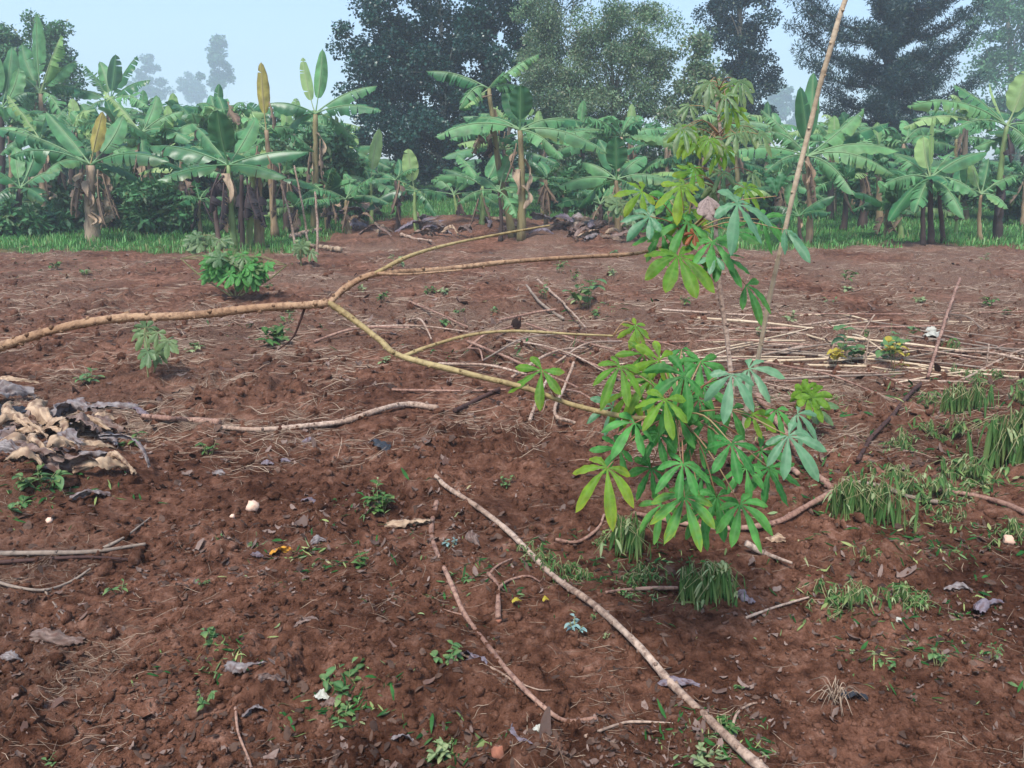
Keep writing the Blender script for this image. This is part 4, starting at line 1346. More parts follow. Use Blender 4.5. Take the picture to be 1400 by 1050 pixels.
# ------------------------------------------------------------------ sticks on the ground
def lying(label, pts, r0px, mat='stick', lifts=None, group=None, r1px=None, forks=(), name='stick', cat='stick', seed=None, straight=False):
    """a stick lying on the soil through photo pixels; r0px: half width in photo pixels at its first point"""
    lf = lifts or [1.0] * len(pts)
    P = [on(q[0], q[1], 0) for q in pts]
    r = r0px / FPX * P[0][1]
    r1 = (r1px or r0px * .7) / FPX * P[-1][1]
    S = smooth_path(P, 30)
    gap = np.sort(height(S[:, 0], S[:, 1]) - S[:, 2])[int(30 * .86)]
    P = [p + np.array([0, 0, max(gap, 0) * .9 + r * .75 + (l - 1.0) * .03]) for p, l in zip(P, lf)]
    sd_ = seed or int(abs(pts[0][0] * 7 + pts[0][1] * 13)) % 9999
    if forks:
        root = thing(name, label, cat, P[0] - np.array([0, 0, r]), group)
        mb = MB()
        woody(mb, P, r, r1, seed=sd_, step=.05, k=8)
        mb.build('main_stem', M[mat], root)
        for fk in forks:
            Q = [on(a, b, r * .8) for a, b in fk]
            mb = MB()
            woody(mb, Q, r * .6, r * .3, seed=sd_ + 3, step=.05, k=7)
            mb.build('side_twig', M[mat], root)
        return root
    mb = MB()
    woody(mb, P, r, r1, seed=sd_, step=.05, k=8)
    return tag(mb.build(name, M[mat]), label, cat, group)


lying('long pale stick thickest near the camera, running up to the middle of the field', [(1062, 1078), (1000, 1022), (925, 950), (870, 890), (815, 836), (760, 795), (700, 738), (650, 697), (612, 672), (595, 656)], 8.5, 'stick', r1px=3.2)
lying('thin twice bent stick lying below the long pale one', [(816, 988), (772, 991), (738, 968), (700, 930), (662, 880), (634, 842), (616, 800), (594, 752), (590, 725), (597, 690)], 3.2, 'pinkstick', r1px=3.6, forks=[[(634, 842), (618, 838), (606, 834)]])
lying('short reddish stump twig forked like the letter Y', [(681, 852), (681, 828), (679, 806), (666, 790)], 4.6, 'pinkstick', r1px=2.4, forks=[[(680, 808), (696, 796), (722, 790), (738, 798)], [(667, 790), (680, 776), (700, 766)]])
lying('thick smooth curved stick lying across the open soil', [(598, 562), (560, 558), (515, 566), (470, 580), (430, 587), (360, 592), (300, 590)], 4.6, 'stick', r1px=3.4)
lying('rough dark red stick end to end with the smooth curved one', [(300, 585), (262, 583), (230, 580), (196, 577)], 5.0, 'pinkstick', r1px=3.4)
lying('dark short stick propped at an angle by the curved stick tip', [(622, 566), (650, 552), (682, 536)], 3.6, 'darkstick', r1px=3)
lying('thin straight reddish stick under the lower branch', [(536, 534), (610, 536), (692, 534)], 2.0, 'pinkstick')
lying('dark leaning stick rising from the drooping weed to the stick heap', [(1172, 636), (1190, 606), (1214, 580), (1240, 548), (1258, 530)], 3.1, 'darkstick', r1px=2.6)
lying('reddish stick rising steeply at the far end of the dark leaning one', [(1268, 520), (1282, 478), (1296, 440), (1308, 412)], 2.3, 'pinkstick', r1px=1.8, lifts=[1, 3, 6, 9])
lying('pinkish stem lying under the lower leaf crown, longer upper arm', [(1136, 674), (1108, 650), (1080, 610), (1050, 570), (1034, 546)], 4.4, 'pinkstick', r1px=4, lifts=[1, 1.3, 1.6, 1.6, 1.2])
lying('pinkish stem curving below the hanging leaves to the soil', [(1138, 678), (1100, 700), (1062, 720), (1010, 729), (960, 727), (905, 716), (866, 708)], 4.4, 'pinkstick', r1px=3)
lying('pink stem piece showing between two pale leaves', [(1090, 655), (1060, 632), (1030, 612)], 4.0, 'pinkstick')
lying('short reddish stick lying left of the drooping weed clump', [(926, 807), (890, 807), (850, 809), (828, 812)], 3.2, 'pinkstick')
lying('brown woody root lying below the leaf crown like a bent peg', [(1018, 756), (1036, 766), (1052, 772), (1082, 784)], 5.5, 'stick', r1px=2.2)
lying('brown stick at the field edge behind the pale weeds', [(1400, 704), (1370, 692), (1330, 682), (1276, 672)], 4.5, 'pinkstick', r1px=3.2)
lying('grey brown stick under the dense weeds', [(1282, 690), (1240, 682), (1200, 668), (1150, 660)], 3.5, 'greystick')
lying('long straight grey stick at the edge beneath the dead banana leaves', [(-20, 762), (60, 760), (130, 757), (200, 748)], 4.5, 'greystick', r1px=2.4, forks=[[(130, 757), (170, 738), (206, 710)]])
lying('second grey stick hugging the long straight one', [(-20, 772), (50, 768), (120, 764), (182, 768)], 3.2, 'darkstick', r1px=2)
lying('thin curved grey twig below the long grey stick', [(-20, 792), (20, 805), (62, 810), (98, 798), (124, 780)], 2.4, 'greystick', r1px=1.6, forks=[[(62, 810), (84, 838), (100, 850)]])
lying('thin reddish stick pointing down by the purple leaves', [(322, 970), (326, 1005), (340, 1040), (346, 1060)], 2.4, 'pinkstick')
lying('thin curved twig under the white scrap', [(630, 895), (690, 925), (740, 965), (765, 985)], 2.2, 'stick', forks=[[(690, 925), (735, 944), (770, 943)]])
lying('forked pale twig near the bottom of the long stick', [(800, 1010), (850, 992), (880, 990), (920, 992)], 2.6, 'stick', forks=[[(850, 992), (868, 984)]])
lying('pale twig with a side shoot by the thick end of the long stick', [(1000, 1000), (1008, 978), (1026, 966), (1044, 964)], 2.4, 'stick')
lying('small curved bare twig above the weedy column', [(760, 742), (790, 745), (816, 728), (826, 708)], 2.6, 'pinkstick')
lying('thin twig sloping before the pale spread weed', [(1020, 846), (1060, 832), (1106, 818)], 2.2, 'stick')
lying('pair of thin leaning twigs below the lower branch, nearer one', [(724, 578), (738, 556), (752, 534)], 2.6, 'stick', lifts=[1, 3, 5])
lying('pair of thin leaning twigs below the lower branch, forked one', [(786, 584), (758, 570), (772, 545), (784, 522)], 2.6, 'stick', lifts=[1, 1, 3, 5])

# heap of bare cassava sticks on the far right of the field
rr = random.Random(77)
heap = [(1020, 430, 1400, 428), (1000, 452, 1290, 448), (1050, 470, 1400, 498), (1150, 462, 1410, 492), (1060, 486, 1380, 512), (1000, 478, 1180, 490), (1080, 505, 1262, 508), (1180, 440, 1420, 470), (1240, 448, 1420, 486),
        (1100, 500, 1410, 520), (1290, 480, 1420, 498), (1020, 462, 1160, 440), (1180, 500, 1420, 478), (1130, 446, 1330, 440), (950, 436, 1120, 452), (905, 428, 1060, 438), (1210, 520, 1420, 522), (940, 470, 1100, 468)]
for _ in range(30):
    hx, hy = rr.uniform(960, 1420), rr.gauss(482, 22)
    ha, hl = rr.gauss(0, .38), rr.uniform(30, 150)
    heap.append((hx - hl * math.cos(ha), hy - hl * math.sin(ha) * .6, hx + hl * math.cos(ha), hy + hl * math.sin(ha) * .6))
for i, (x0, y0, x1, y1) in enumerate(heap):
    m = (x0 + x1) / 2 + rr.uniform(-20, 20), (y0 + y1) / 2 + rr.uniform(-6, 6)
    lying('bare cassava stick in the heap of cut sticks across the field', [(x0, y0), m, (x1, y1)], rr.uniform(.9, 2.1), rr.choice(('stick', 'polewood', 'polewood', 'pinkstick', 'greystick')), lifts=[.7, rr.uniform(.5, 2.4), .8], group='cut cassava sticks heaped across the field')
tang = [(640, 478, 700, 452), (690, 468, 830, 520), (700, 462, 900, 540), (640, 470, 790, 540), (770, 440, 720, 400), (735, 385, 800, 452), (560, 440, 590, 470), (640, 484, 660, 506), (660, 500, 760, 470), (700, 520, 800, 480),
        (720, 450, 850, 500), (600, 500, 720, 520), (760, 500, 850, 470), (820, 545, 930, 590), (770, 540, 830, 580), (680, 440, 760, 430), (480, 452, 640, 462), (430, 470, 560, 455), (560, 415, 640, 452), (860, 470, 960, 492)]
for i, (x0, y0, x1, y1) in enumerate(tang):
    m = (x0 + x1) / 2 + rr.uniform(-8, 8), (y0 + y1) / 2 + rr.uniform(-4, 4)
    lying('thin bare twig in the tangle under the forked branches', [(x0, y0), m, (x1, y1)], rr.uniform(1.3, 2.2), rr.choice(('stick', 'pinkstick', 'greystick')), lifts=[1, rr.uniform(1, 4), rr.uniform(1, 3)], group='twigs tangled under the forked branches')
up_tw = [(1182, 500, 1190, 452), (1165, 470, 1196, 430), (1130, 500, 1140, 470), (1348, 505, 1352, 470)]
for (x0, y0, x1, y1) in up_tw:
    b = on(x0, y0)
    mb = MB()
    woody(mb, [b - np.array([0, 0, .03]), at(x1, y1, b[1])], .008, .006, seed=x0, step=.08, k=6)
    tag(mb.build('twig', M['stick']), 'short bare twig poking upright out of the stick heap', 'twig', 'upright twigs in the stick heap')
# pale pieces by the slim stakes and on the brush heap
lying('pale dry banana stalk lying on soil by the slim stakes', [(466, 344), (440, 341), (418, 336)], 3.6, 'sheath', r1px=2)
lying('pale stick lying crosswise before the slim stakes', [(398, 328), (420, 322), (438, 318)], 3.2, 'stick')
lying('thin pale stick lying on the brush heap under the dark tree', [(548, 324), (566, 330), (590, 334)], 2.2, 'stick')
lying('short pale stump stick poking from the brush heap', [(572, 316), (570, 308), (568, 298)], 3.6, 'sheath')
lying('long pale stick lying on the second brush heap', [(786, 326), (810, 322), (832, 324)], 2.6, 'greystick')


# ------------------------------------------------------------------ dead banana leaves and sheaths
def curled(label, x0, y0, x1, y1, wpx, mat, curl=1.6, arch=.05, lift=.0, name='dead_banana_leaf', cat='dead leaf', group=None, seed=1, torn=.25, twist=0.6):
    """a crumpled, half rolled dead leaf or sheath lying between two photo pixels"""
    rr = random.Random(seed)
    p0, p1 = on(x0, y0, lift), on(x1, y1, lift)
    D = (p0[1] + p1[1]) / 2
    wd = wpx / FPX * D * .5
    n, m = 30, 13
    d = p1 - p0
    ax = unit(d)
    s0 = unit(np.cross(ax, ZUP))
    u0 = np.cross(s0, ax)
    ph = rr.uniform(0, 6)
    tw0 = rr.uniform(-twist, twist)
    bend = rr.uniform(-.15, .15) * np.linalg.norm(d)
    t, e = np.meshgrid(np.linspace(0, 1, n), np.linspace(-1, 1, m), indexing='ij')
    asp = np.linalg.norm(d) / max(wd, .004)
    so = seed * 3.7
    cr = perlin(t * asp * 1.1 + so, e * 1.6, 71) * .30 + perlin(t * asp * 2.6 + so, e * 3.4, 72) * .16 + perlin(t * asp * 6 + so, e * 7, 73) * .06
    rag = 1 + torn * (perlin(t[:, :1] * asp * 3 + so, np.sign(e) * 3 + .5, 74) * 1.3 + perlin(t * asp * 8, np.sign(e) * 5 + .5 + so, 75) * .5)
    w_ = wd * (.50 + .5 * np.sin(np.pi * np.minimum(1, t * 1.08 + .06))) * rag
    cl = curl * (1 + .4 * np.sin(t * 6 + ph))
    tw = tw0 + twist * np.sin(t * 3.3 + ph) + .5 * perlin(t * 3 + so, t * 0 + .5, 76)
    a = e * cl
    R_ = w_ / np.maximum(cl, .3)
    x_ = R_ * np.sin(a) * (1 + .3 * cr)
    z_ = R_ * (np.cos(a) - 1) + cr * wd
    xx = x_ * np.cos(tw) - z_ * np.sin(tw)
    zz = x_ * np.sin(tw) + z_ * np.cos(tw)
    endrag = 1 + .10 * perlin(e * 4 + so, e * 0 + .3, 77)
    tt = .5 + (t - .5) * endrag
    C = p0 + d * tt[..., None] + u0 * ((arch * np.sin(np.pi * t) + wd * .45))[..., None] + s0 * (bend * np.sin(np.pi * t))[..., None]
    V = C + s0 * xx[..., None] + u0 * zz[..., None]
    hz_ = height(V[..., 0], V[..., 1])
    V[..., 2] = np.maximum(V[..., 2], hz_ + .002)
    T = np.zeros((n, m, 3))
    T[..., 0] = np.clip(.5 + 1.1 * perlin(t * asp * .8 + so, e * 5, 78) + .15 * np.sin(e * 22), 0, 1)
    T[..., 1] = np.clip(perlin(t * asp * 1.3 + so + 9, e * 2, 79) * 1.6 - .15, 0, .85)
    mb = MB()
    mb.grid(V, T)
    return tag(mb.build(name, M[mat]), label, cat, group)


curled('tan banana sheath standing out on top of the dead leaf pile, knuckle shaped', 66, 560, 74, 592, 40, 'tan', 2.2, .06, .02, 'banana_sheath', 'sheath', seed=1)
curled('tan banana sheath with pale end below the knuckle shaped one', 72, 590, 88, 616, 36, 'tan', 2.0, .05, .03, 'banana_sheath', 'sheath', seed=2)
curled('thick tan sheath hollow and curled at the pile edge nearest the camera', 100, 652, 176, 650, 40, 'tan', 2.3, .04, .02, 'banana_sheath', 'sheath', seed=3)
curled('tan hollow sheath at the frame edge of the pile', -10, 628, 52, 612, 46, 'tan', 2.4, .05, .0, 'banana_sheath', 'sheath', seed=4)
curled('narrow tan strip lying along the pile front', 112, 622, 160, 630, 16, 'tan', 1.2, .03, .05, 'banana_sheath', 'sheath', seed=5)
curled('pale brown crumpled leaf in the middle of the pile', 100, 598, 136, 610, 40, 'litter', 1.2, .06, .06, seed=6)
curled('bluish grey leaf folded beside the tan sheath', 84, 618, 112, 630, 26, 'greyleaf', 1.0, .05, .06, seed=7)
curled('long grey leaf rib crossing the pile toward the soil', 138, 610, 206, 652, 10, 'greyleaf', 1.0, .05, .05, seed=8)
curled('dark grey torn leaf at the back corner of the pile', -20, 556, 48, 546, 40, 'greyleaf', 1.1, .05, .02, seed=9)
curled('black grey leaf sheet under the back corner of the pile', -20, 578, 40, 566, 34, 'black', .9, .03, .0, seed=10)
curled('pale leaf edge along the top of the pile', -20, 534, 54, 536, 12, 'tan', .8, .04, .06, seed=11)
curled('grey leaf lying behind the knuckle shaped sheath', 86, 560, 124, 566, 34, 'greyleaf', 1.3, .04, .0, seed=12)
curled('long grey leaf stretching from the pile over bare soil', 120, 562, 190, 560, 26, 'greyleaf', 1.2, .03, .0, seed=13)
curled('purple grey leaf end farthest from the pile', 176, 554, 205, 572, 18, 'purpleleaf', 1.2, .02, .0, seed=14)
curled('brown leaf bed under the tan sheaths', 6, 600, 90, 640, 50, 'litter', .8, .02, .0, seed=15)
curled('brown dead leaf under the front sheath', 50, 650, 120, 640, 36, 'litter', .9, .02, .0, seed=16)
curled('tan slanted stalk between hollow sheath and knuckle sheath', 30, 580, 58, 604, 14, 'tan', 1.6, .05, .04, 'banana_sheath', 'sheath', seed=17)
curled('dark curled leaf under the pile nearest the weeds', 96, 684, 150, 678, 20, 'greyleaf', 1.0, .02, .0, seed=18)
for i, (x0, y0, x1, y1, w_) in enumerate([(20, 566, 58, 604, 30), (-6, 600, 40, 588, 36), (60, 636, 104, 628, 34), (10, 646, 60, 654, 34), (112, 588, 150, 604, 26), (146, 640, 186, 662, 22), (40, 620, 76, 640, 30)]):
    curled(['bulky tan husk behind the knuckle shaped sheath', 'bulky pale husk near the frame side of the pile', 'bulky hollow husk between the front sheath and the pile middle', 'bulky husk low at the frame side front of the pile', 'tan husk at the soil side of the pile top', 'tan husk end beside the thick front sheath', 'bulky husk below the slanted stalk'][i],
           x0, y0, x1, y1, w_, 'tan', 2.4, .05, .05, 'banana_sheath', 'sheath', seed=950 + i)
rr = random.Random(57)
for i in range(22):
    x0, y0 = rr.uniform(-20, 150), rr.uniform(575, 650)
    a = rr.uniform(-.9, .9)
    ln = rr.uniform(26, 66)
    mt, lb, gp = rr.choice((('tan', 'tan dried banana sheath scrap among the grey leaves of the pile', 'tan sheath scraps in the dead leaf pile'), ('greyleaf', 'grey dead banana leaf scrap among the tan sheaths of the pile', 'grey leaf scraps in the dead leaf pile'), ('litter', 'brown dead banana leaf scrap crumpled within the pile', 'brown leaf scraps in the dead leaf pile')))
    curled(lb, x0, y0, x0 + math.cos(a) * ln, y0 + math.sin(a) * ln * .6, rr.uniform(14, 34), mt, rr.uniform(.6, 2.2), rr.uniform(.01, .04), rr.uniform(.0, .05), group=gp, seed=900 + i)
# brush heaps at the edge of the grove
rr = random.Random(31)
for i in range(64):
    cx, cy, sx, sy = rr.choice(((520, 318, 60, 10), (620, 318, 60, 10), (770, 314, 50, 12), (800, 328, 40, 6), (470, 300, 20, 12)))
    x0, y0 = cx + rr.uniform(-sx, sx), cy + rr.uniform(-sy, sy)
    a = rr.uniform(-.5, .5)
    ln = rr.uniform(18, 44)
    curled('dead banana leaf thrown on the brush heap at the grove edge', x0, y0, x0 + math.cos(a) * ln, y0 + math.sin(a) * ln * .3, rr.uniform(8, 16), rr.choice(('greyleaf', 'litter', 'litter', 'purpleleaf', 'banana_dead', 'tan')), rr.uniform(.6, 2), rr.uniform(.05, .2), rr.uniform(0, .12), group='dead banana leaves on the brush heap', seed=300 + i)
# single dead leaves on the soil
sing = [('lilac dead leaf curled under the curved stick', 414, 605, 430, 604, 12, 'purpleleaf'), ('small purple leaf nearer the dead leaf pile than its twin', 358, 634, 374, 636, 12, 'purpleleaf'), ('small purple leaf beside its twin on bare soil', 384, 632, 398, 632, 10, 'purpleleaf'),
        ('grey leaf alone below the curved stick', 292, 648, 308, 650, 14, 'greyleaf'), ('purple curled leaf above the orange one', 414, 686, 430, 690, 14, 'purpleleaf'), ('dark slate leaf at the foot of the bent stick', 640, 900, 664, 908, 26, 'purpleleaf'),
        ('long slate leaf lying by the pale twig', 900, 936, 956, 940, 18, 'purpleleaf'), ('broad brown leaf slab lying flat on the soil', 42, 876, 116, 880, 34, 'litter'), ('crumpled slate leaves by the wilted weed', 308, 916, 362, 910, 32, 'greyleaf'),
        ('dark curled leaf next to the crumpled slate ones', 352, 930, 396, 942, 18, 'litter'), ('grey leaf fragment near the front', 330, 982, 366, 974, 20, 'greyleaf'), ('brown cupped leaf below the small leafy weed clump', 440, 966, 482, 960, 24, 'litter'),
        ('pale pink leaf lying below the litter patch', 402, 858, 436, 850, 16, 'litter'), ('buff flat leaf by the stick crossing', 528, 722, 590, 716, 26, 'tan'), ('brown curled leaf lying just under the long stick', 644, 728, 656, 752, 22, 'litter'),
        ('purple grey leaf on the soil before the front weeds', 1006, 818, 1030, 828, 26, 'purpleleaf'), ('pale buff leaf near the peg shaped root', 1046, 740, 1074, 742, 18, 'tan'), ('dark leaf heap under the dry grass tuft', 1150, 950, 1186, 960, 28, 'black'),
        ('grey leaf strip by the edge weeds', 1290, 806, 1330, 810, 14, 'greyleaf'), ('slate leaf among grey twigs by the edge', 1336, 838, 1366, 826, 26, 'purpleleaf'), ('grey leaf at the bottom by small weeds', 536, 1012, 566, 1016, 22, 'greyleaf'), ('purple leaf beside the orange clod', 690, 1014, 730, 1020, 18, 'purpleleaf'),
        ('dark leaf mat near the frame edge', 0, 898, 30, 906, 18, 'greyleaf'), ('purple leaf scrap left of the orange leaf', 344, 760, 360, 762, 14, 'purpleleaf'), ('white edged leaf under the heap of cut sticks', 1262, 462, 1284, 458, 18, 'whiteleaf'), ('grey leaf between the black scrap and weeds', 424, 745, 446, 742, 16, 'greyleaf')]
for i, (lb, x0, y0, x1, y1, wpx, mt) in enumerate(sing):
    curled(lb, x0, y0, x1, y1, wpx, mt, rr.uniform(.8, 1.8), .012, 0, name='dead_leaf', seed=400 + i)
curled('bright orange dead leaf lying open on the soil', 372, 757, 400, 756, 22, 'orange', .9, .01, 0, name='fallen_leaf', seed=500)
curled('small yellow leaf beside the Y shaped twig', 700, 828, 712, 826, 8, 'yellow', .5, .01, .01, name='fallen_leaf', seed=501)
curled('tiny yellow leaf on the soil just past the bigger yellow one', 742, 826, 750, 824, 6, 'yellow', .5, .01, .01, name='fallen_leaf', seed=502)
curled('white bleached leaf scrap on the soil below the bent stick', 728, 1000, 742, 1002, 17, 'whiteleaf', .8, .01, .0, name='fallen_leaf', seed=503)
curled('pale bleached scrap beside the small weed clump', 430, 952, 450, 956, 16, 'whiteleaf', .8, .01, .0, name='fallen_leaf', seed=504)
curled('black plastic like scrap lying on red soil', 510, 608, 530, 622, 24, 'black', 1.3, .02, .0, name='scrap', cat='scrap', seed=505)


def clod(mb, c, r, seed, squash=.7, k=10):
    rr = np.random.default_rng(seed)
    n, m = 8, k
    th = np.linspace(.02, math.pi - .02, n)
    ph = np.arange(m + 1) / m * 2 * math.pi
    off = rr.normal(0, .16, (n, m))
    off = np.concatenate([off, off[:, :1]], 1)
    off[0] = off[0].mean()
    off[-1] = off[-1].mean()
    rad = r * (1 + off)
    V = np.stack([rad * np.sin(th)[:, None] * np.cos(ph), rad * np.sin(th)[:, None] * np.sin(ph), rad * np.cos(th)[:, None] * squash], 2) + c
    mb.grid(V, (rr.random(), 0, 0))


for (lb, px, py, rp, mt) in [('round pale pink pebble standing alone on the soil', 346, 697, 9.5, 'paleclod'), ('orange lump of clay at the very bottom of the soil', 680, 1034, 12, 'orangeclod'), ('small pale pebble near the purple leaves', 318, 708, 4, 'paleclod'), ('pale lump beside the grey stick', 68, 714, 5, 'paleclod'),
                             ('tan pebble beside the edge weeds', 1378, 742, 8, 'paleclod'), ('white pebble in the cut stick heap', 1272, 456, 7, 'whiteleaf'), ('pale pebble under the spread weed', 1228, 850, 5, 'whiteleaf'), ('cut pale stem butt of the Y shaped twig', 682, 850, 4.5, 'orangeclod')]:
    c = on(px, py)
    r = rp / FPX * c[1]
    mb = MB()
    clod(mb, c + np.array([0, 0, r * .55]), r, int(px), .9, 12)
    tag(mb.build('pebble' if 'clay' not in lb else 'clay_lump', M[mt]), lb, 'pebble')


# ------------------------------------------------------------------ weeds
def leaflet(mb, p, d, ln, wd, rr, droop=.3, tint=None, tip=.2, nrm=None):
    d = unit(d)
    nrm = ZUP if nrm is None else nrm
    s = np.cross(d, nrm)
    if np.linalg.norm(s) < .05:
        s = np.array([1.0, 0, 0])
    s = unit(s)
    n = 6
    t = np.linspace(0, 1, n)
    w_ = wd * np.sin(np.pi * np.clip(t * .94 + .05, 0, 1)) ** .8
    V = np.zeros((n, 3, 3))
    T = np.zeros((n, 3, 3))
    r0 = rr.random() if tint is None else tint
    u = np.cross(s, d)
    for i in range(n):
        c = p + d * ln * t[i] - ZUP * droop * ln * t[i] ** 2
        V[i] = [c - s * w_[i] + u * w_[i] * .3, c, c + s * w_[i] + u * w_[i] * .3]
        T[i, :, 0] = r0
        T[i, 1, 1] = .5
        T[i, :, 2] = tip * t[i] ** 2
    mb.grid(V, T)


def wilted(label, px, py, wpx, hpx, n, seed=1, pale=.3, mat='wilted', group=None, lean=0.0, leaf=.62, curtain=False):
    """uprooted drooping weed: limp stems sprawling over the soil, narrow leaves hanging from them"""
    rr = random.Random(seed)
    b = on(px, py - hpx * .2)
    D = b[1]
    W_, H_ = wpx / FPX * D, hpx / FPX * D
    if not curtain:
        H_ *= .62
    root = thing('wilted_weed', label, 'weed', b, group)
    ms, ml, mp = MB(), MB(), MB()
    for i in range(int(n * 1.5)):
        x = (rr.uniform(-.5, .5) if curtain else max(-.62, min(.62, rr.gauss(0, .26)))) * W_
        yo = rr.uniform(-.3, .3) * W_ * (.45 if curtain else .9)
        g = np.array([b[0] + x, b[1] + yo, 0])
        g[2] = hgt(g[0], g[1])
        hf = rr.uniform(.65, 1.0) if curtain else rr.uniform(.12, 1.0) ** 1.2
        top = g + np.array([lean * H_ + rr.uniform(-.25, .25) * H_, rr.uniform(-.3, .2) * H_, H_ * hf * (1 - .5 * abs(x / W_) ** 2)])
        end = top + np.array([rr.uniform(-.6, .6) * H_, rr.uniform(-.5, .1) * H_, -H_ * hf * rr.uniform(.1, .7)])
        g0 = np.array([b[0] + x * .6, b[1] + yo * .6, g[2] - .01])
        S = smooth_path([g0, (g0 + top) / 2 + np.array([x * .1, 0, H_ * .1]), top, end], 9)
        ms.tube(S, np.linspace(.0022, .0011, 9) * (D / 3) ** .5, 5, (rr.random(), 0, 0))
        for j in range(rr.randint(4, 8) if curtain else rr.randint(3, 7)):
            p = S[rr.randint(3, 8)] + np.array([rr.uniform(-.008, .008), rr.uniform(-.008, .008), 0])
            ln = H_ * leaf * (rr.uniform(.3, 1.2) if curtain else rr.uniform(.25, .75))
            dd = np.array([rr.uniform(-.3, .3), rr.uniform(-.35, .1), -1.0]) if curtain or rr.random() < .45 else np.array([rr.uniform(-1, 1), rr.uniform(-1, .5), rr.uniform(-1.0, .25)])
            if dd[2] < -.6:
                ln = min(ln, max(.02, p[2] - g[2] + .004))
            leaflet(ml, p, dd, ln, max(.0016, ln * (rr.uniform(.028, .065) if curtain else rr.uniform(.08, .2))), rr, droop=rr.uniform(.05, .7), tip=rr.choice((0, .2, .9)), nrm=np.array([rr.uniform(-.8, .8), -1, rr.uniform(.1, 1)]))
        for j in range(rr.randint(1, 3) if rr.random() < pale * 1.3 else 0):
            p = S[rr.randint(4, 8)]
            leaflet(mp, p, np.array([rr.uniform(-1, 1), rr.uniform(-1, .3), rr.uniform(-.7, .3)]), H_ * rr.uniform(.10, .30), H_ * rr.uniform(.012, .05), rr, droop=.7, tip=.5)
    ms.build('stem', M['weedstem'], root)
    ml.build('foliage', M[mat], root)
    if mp.n:
        mp.build('pale_foliage', M['wiltedpale'], root)
    return root


wilted('wilted weed hanging like a green curtain below the lower leaf crown', 966, 824, 76, 62, 26, 1, .5, curtain=True)
wilted('tall narrow wilted weed column left of the green curtain one', 864, 762, 34, 62, 14, 2, .3, curtain=True)
wilted('spreading wilted weed at the foot of the tall column', 876, 800, 70, 44, 18, 3, .4)
wilted('wilted weed tangle beside the long pale stick', 776, 796, 80, 44, 18, 4, .5)
wilted('small wilted weed close against the long pale stick', 738, 772, 44, 42, 9, 5, .2)
wilted('wide pale topped wilted weed standing alone on the right soil', 1152, 838, 90, 60, 26, 6, .9)
wilted('yellowish half of the wide wilted weed pair', 1232, 830, 80, 50, 22, 7, .5)
wilted('drooping weed with two hanging tufts under the dark leaning stick', 1154, 712, 40, 56, 14, 8, .2, curtain=True)
wilted('longer hanging tuft right beside the drooping pair', 1190, 724, 52, 76, 18, 9, .3, curtain=True)
wilted('dark green wilted weed upright behind the pale weeds', 1312, 572, 52, 44, 16, 10, .05, curtain=True)
wilted('dark wilted weed sprig nearest the stick heap', 1268, 560, 20, 36, 7, 11, .05)
wilted('dark green wilted weed sprig higher on the bank', 1334, 540, 30, 40, 9, 12, .05)
wilted('small dark weed spike in the stick heap', 1302, 488, 18, 36, 6, 13, .0)
wilted('thin dark weed spike at the bank edge', 1362, 528, 14, 32, 6, 14, .0)
wilted('tall wilted weed mass hanging at the frame edge', 1384, 652, 70, 90, 26, 15, .3, curtain=True)
wilted('pale bushy wilted weed left of the edge mass', 1262, 690, 110, 60, 30, 16, .8)
wilted('pale wilted weed clump between edge mass and bushy one', 1326, 672, 80, 60, 26, 17, 1.0)
wilted('low wilted weed near the edge pebble', 1384, 740, 60, 44, 16, 18, .4)
wilted('small wilted weed with dark shade by the pale bushy one', 1244, 726, 36, 22, 8, 19, .4)
wilted('yellow green weed sprig at the edge above the hanging mass', 1392, 560, 26, 56, 8, 20, .3)
wilted('ragged green weed on the bank under the dark leaning stick', 1230, 620, 60, 44, 14, 31, .3)
wilted('ragged weed beside the far end of the pinkish stems', 1216, 660, 60, 40, 14, 32, .4)
wilted('ragged weed patch between two dark wilted sprigs', 1290, 610, 80, 50, 18, 33, .4)
wilted('ragged weed nearest the frame side of the bank', 1376, 600, 60, 44, 16, 34, .5)
wilted('small ragged weed below the pale bushy clump', 1300, 716, 60, 34, 12, 35, .5)
wilted('small ragged weed above the wide pale topped one', 1180, 770, 40, 24, 8, 36, .4)
wilted('low ragged weed in the gap behind the lower leaf crown', 1120, 560, 50, 26, 9, 37, .3)
wilted('tiny ragged weed next to the tall narrow column', 826, 746, 36, 24, 8, 38, .4)
wilted('arched straw coloured weed over the bank', 1320, 520, 70, 30, 10, 21, .0, 'weed')


def weed(label, px, py, wpx, hpx, n, seed=1, mat='weed', group=None, wide=.28):
    rr = random.Random(seed)
    b = on(px, py)
    D = b[1]
    W_, H_ = wpx / FPX * D, hpx / FPX * D
    root = thing('weed', label, 'weed', b, group)
    ms, ml = MB(), MB()
    for i in range(n):
        a = rr.uniform(0, 6.28)
        g = b + np.array([math.cos(a), math.sin(a), 0]) * W_ * .12
        top = b + np.array([math.cos(a) * W_ * .42 * rr.uniform(.3, 1), math.sin(a) * W_ * .4, H_ * rr.uniform(.35, .9)])
        ms.tube(smooth_path([g, (g + top) / 2 + ZUP * H_ * .08, top], 7), np.linspace(.0018, .001, 7) * (D / 2.5) ** .5, 5, (rr.random(), 0, 0))
        for j in range(rr.randint(3, 6)):
            f = rr.uniform(.35, 1)
            p = g + (top - g) * f
            ln = rr.uniform(.25, .5) * W_ * .7
            leaflet(ml, p, np.array([rr.uniform(-1, 1), rr.uniform(-1, 1), rr.uniform(-.2, .7)]), ln, ln * wide, rr, droop=.35, tip=rr.choice((0, .1, .6)))
    ms.build('stem', M['weedstem'], root)
    ml.build('foliage', M[mat], root)
    return root


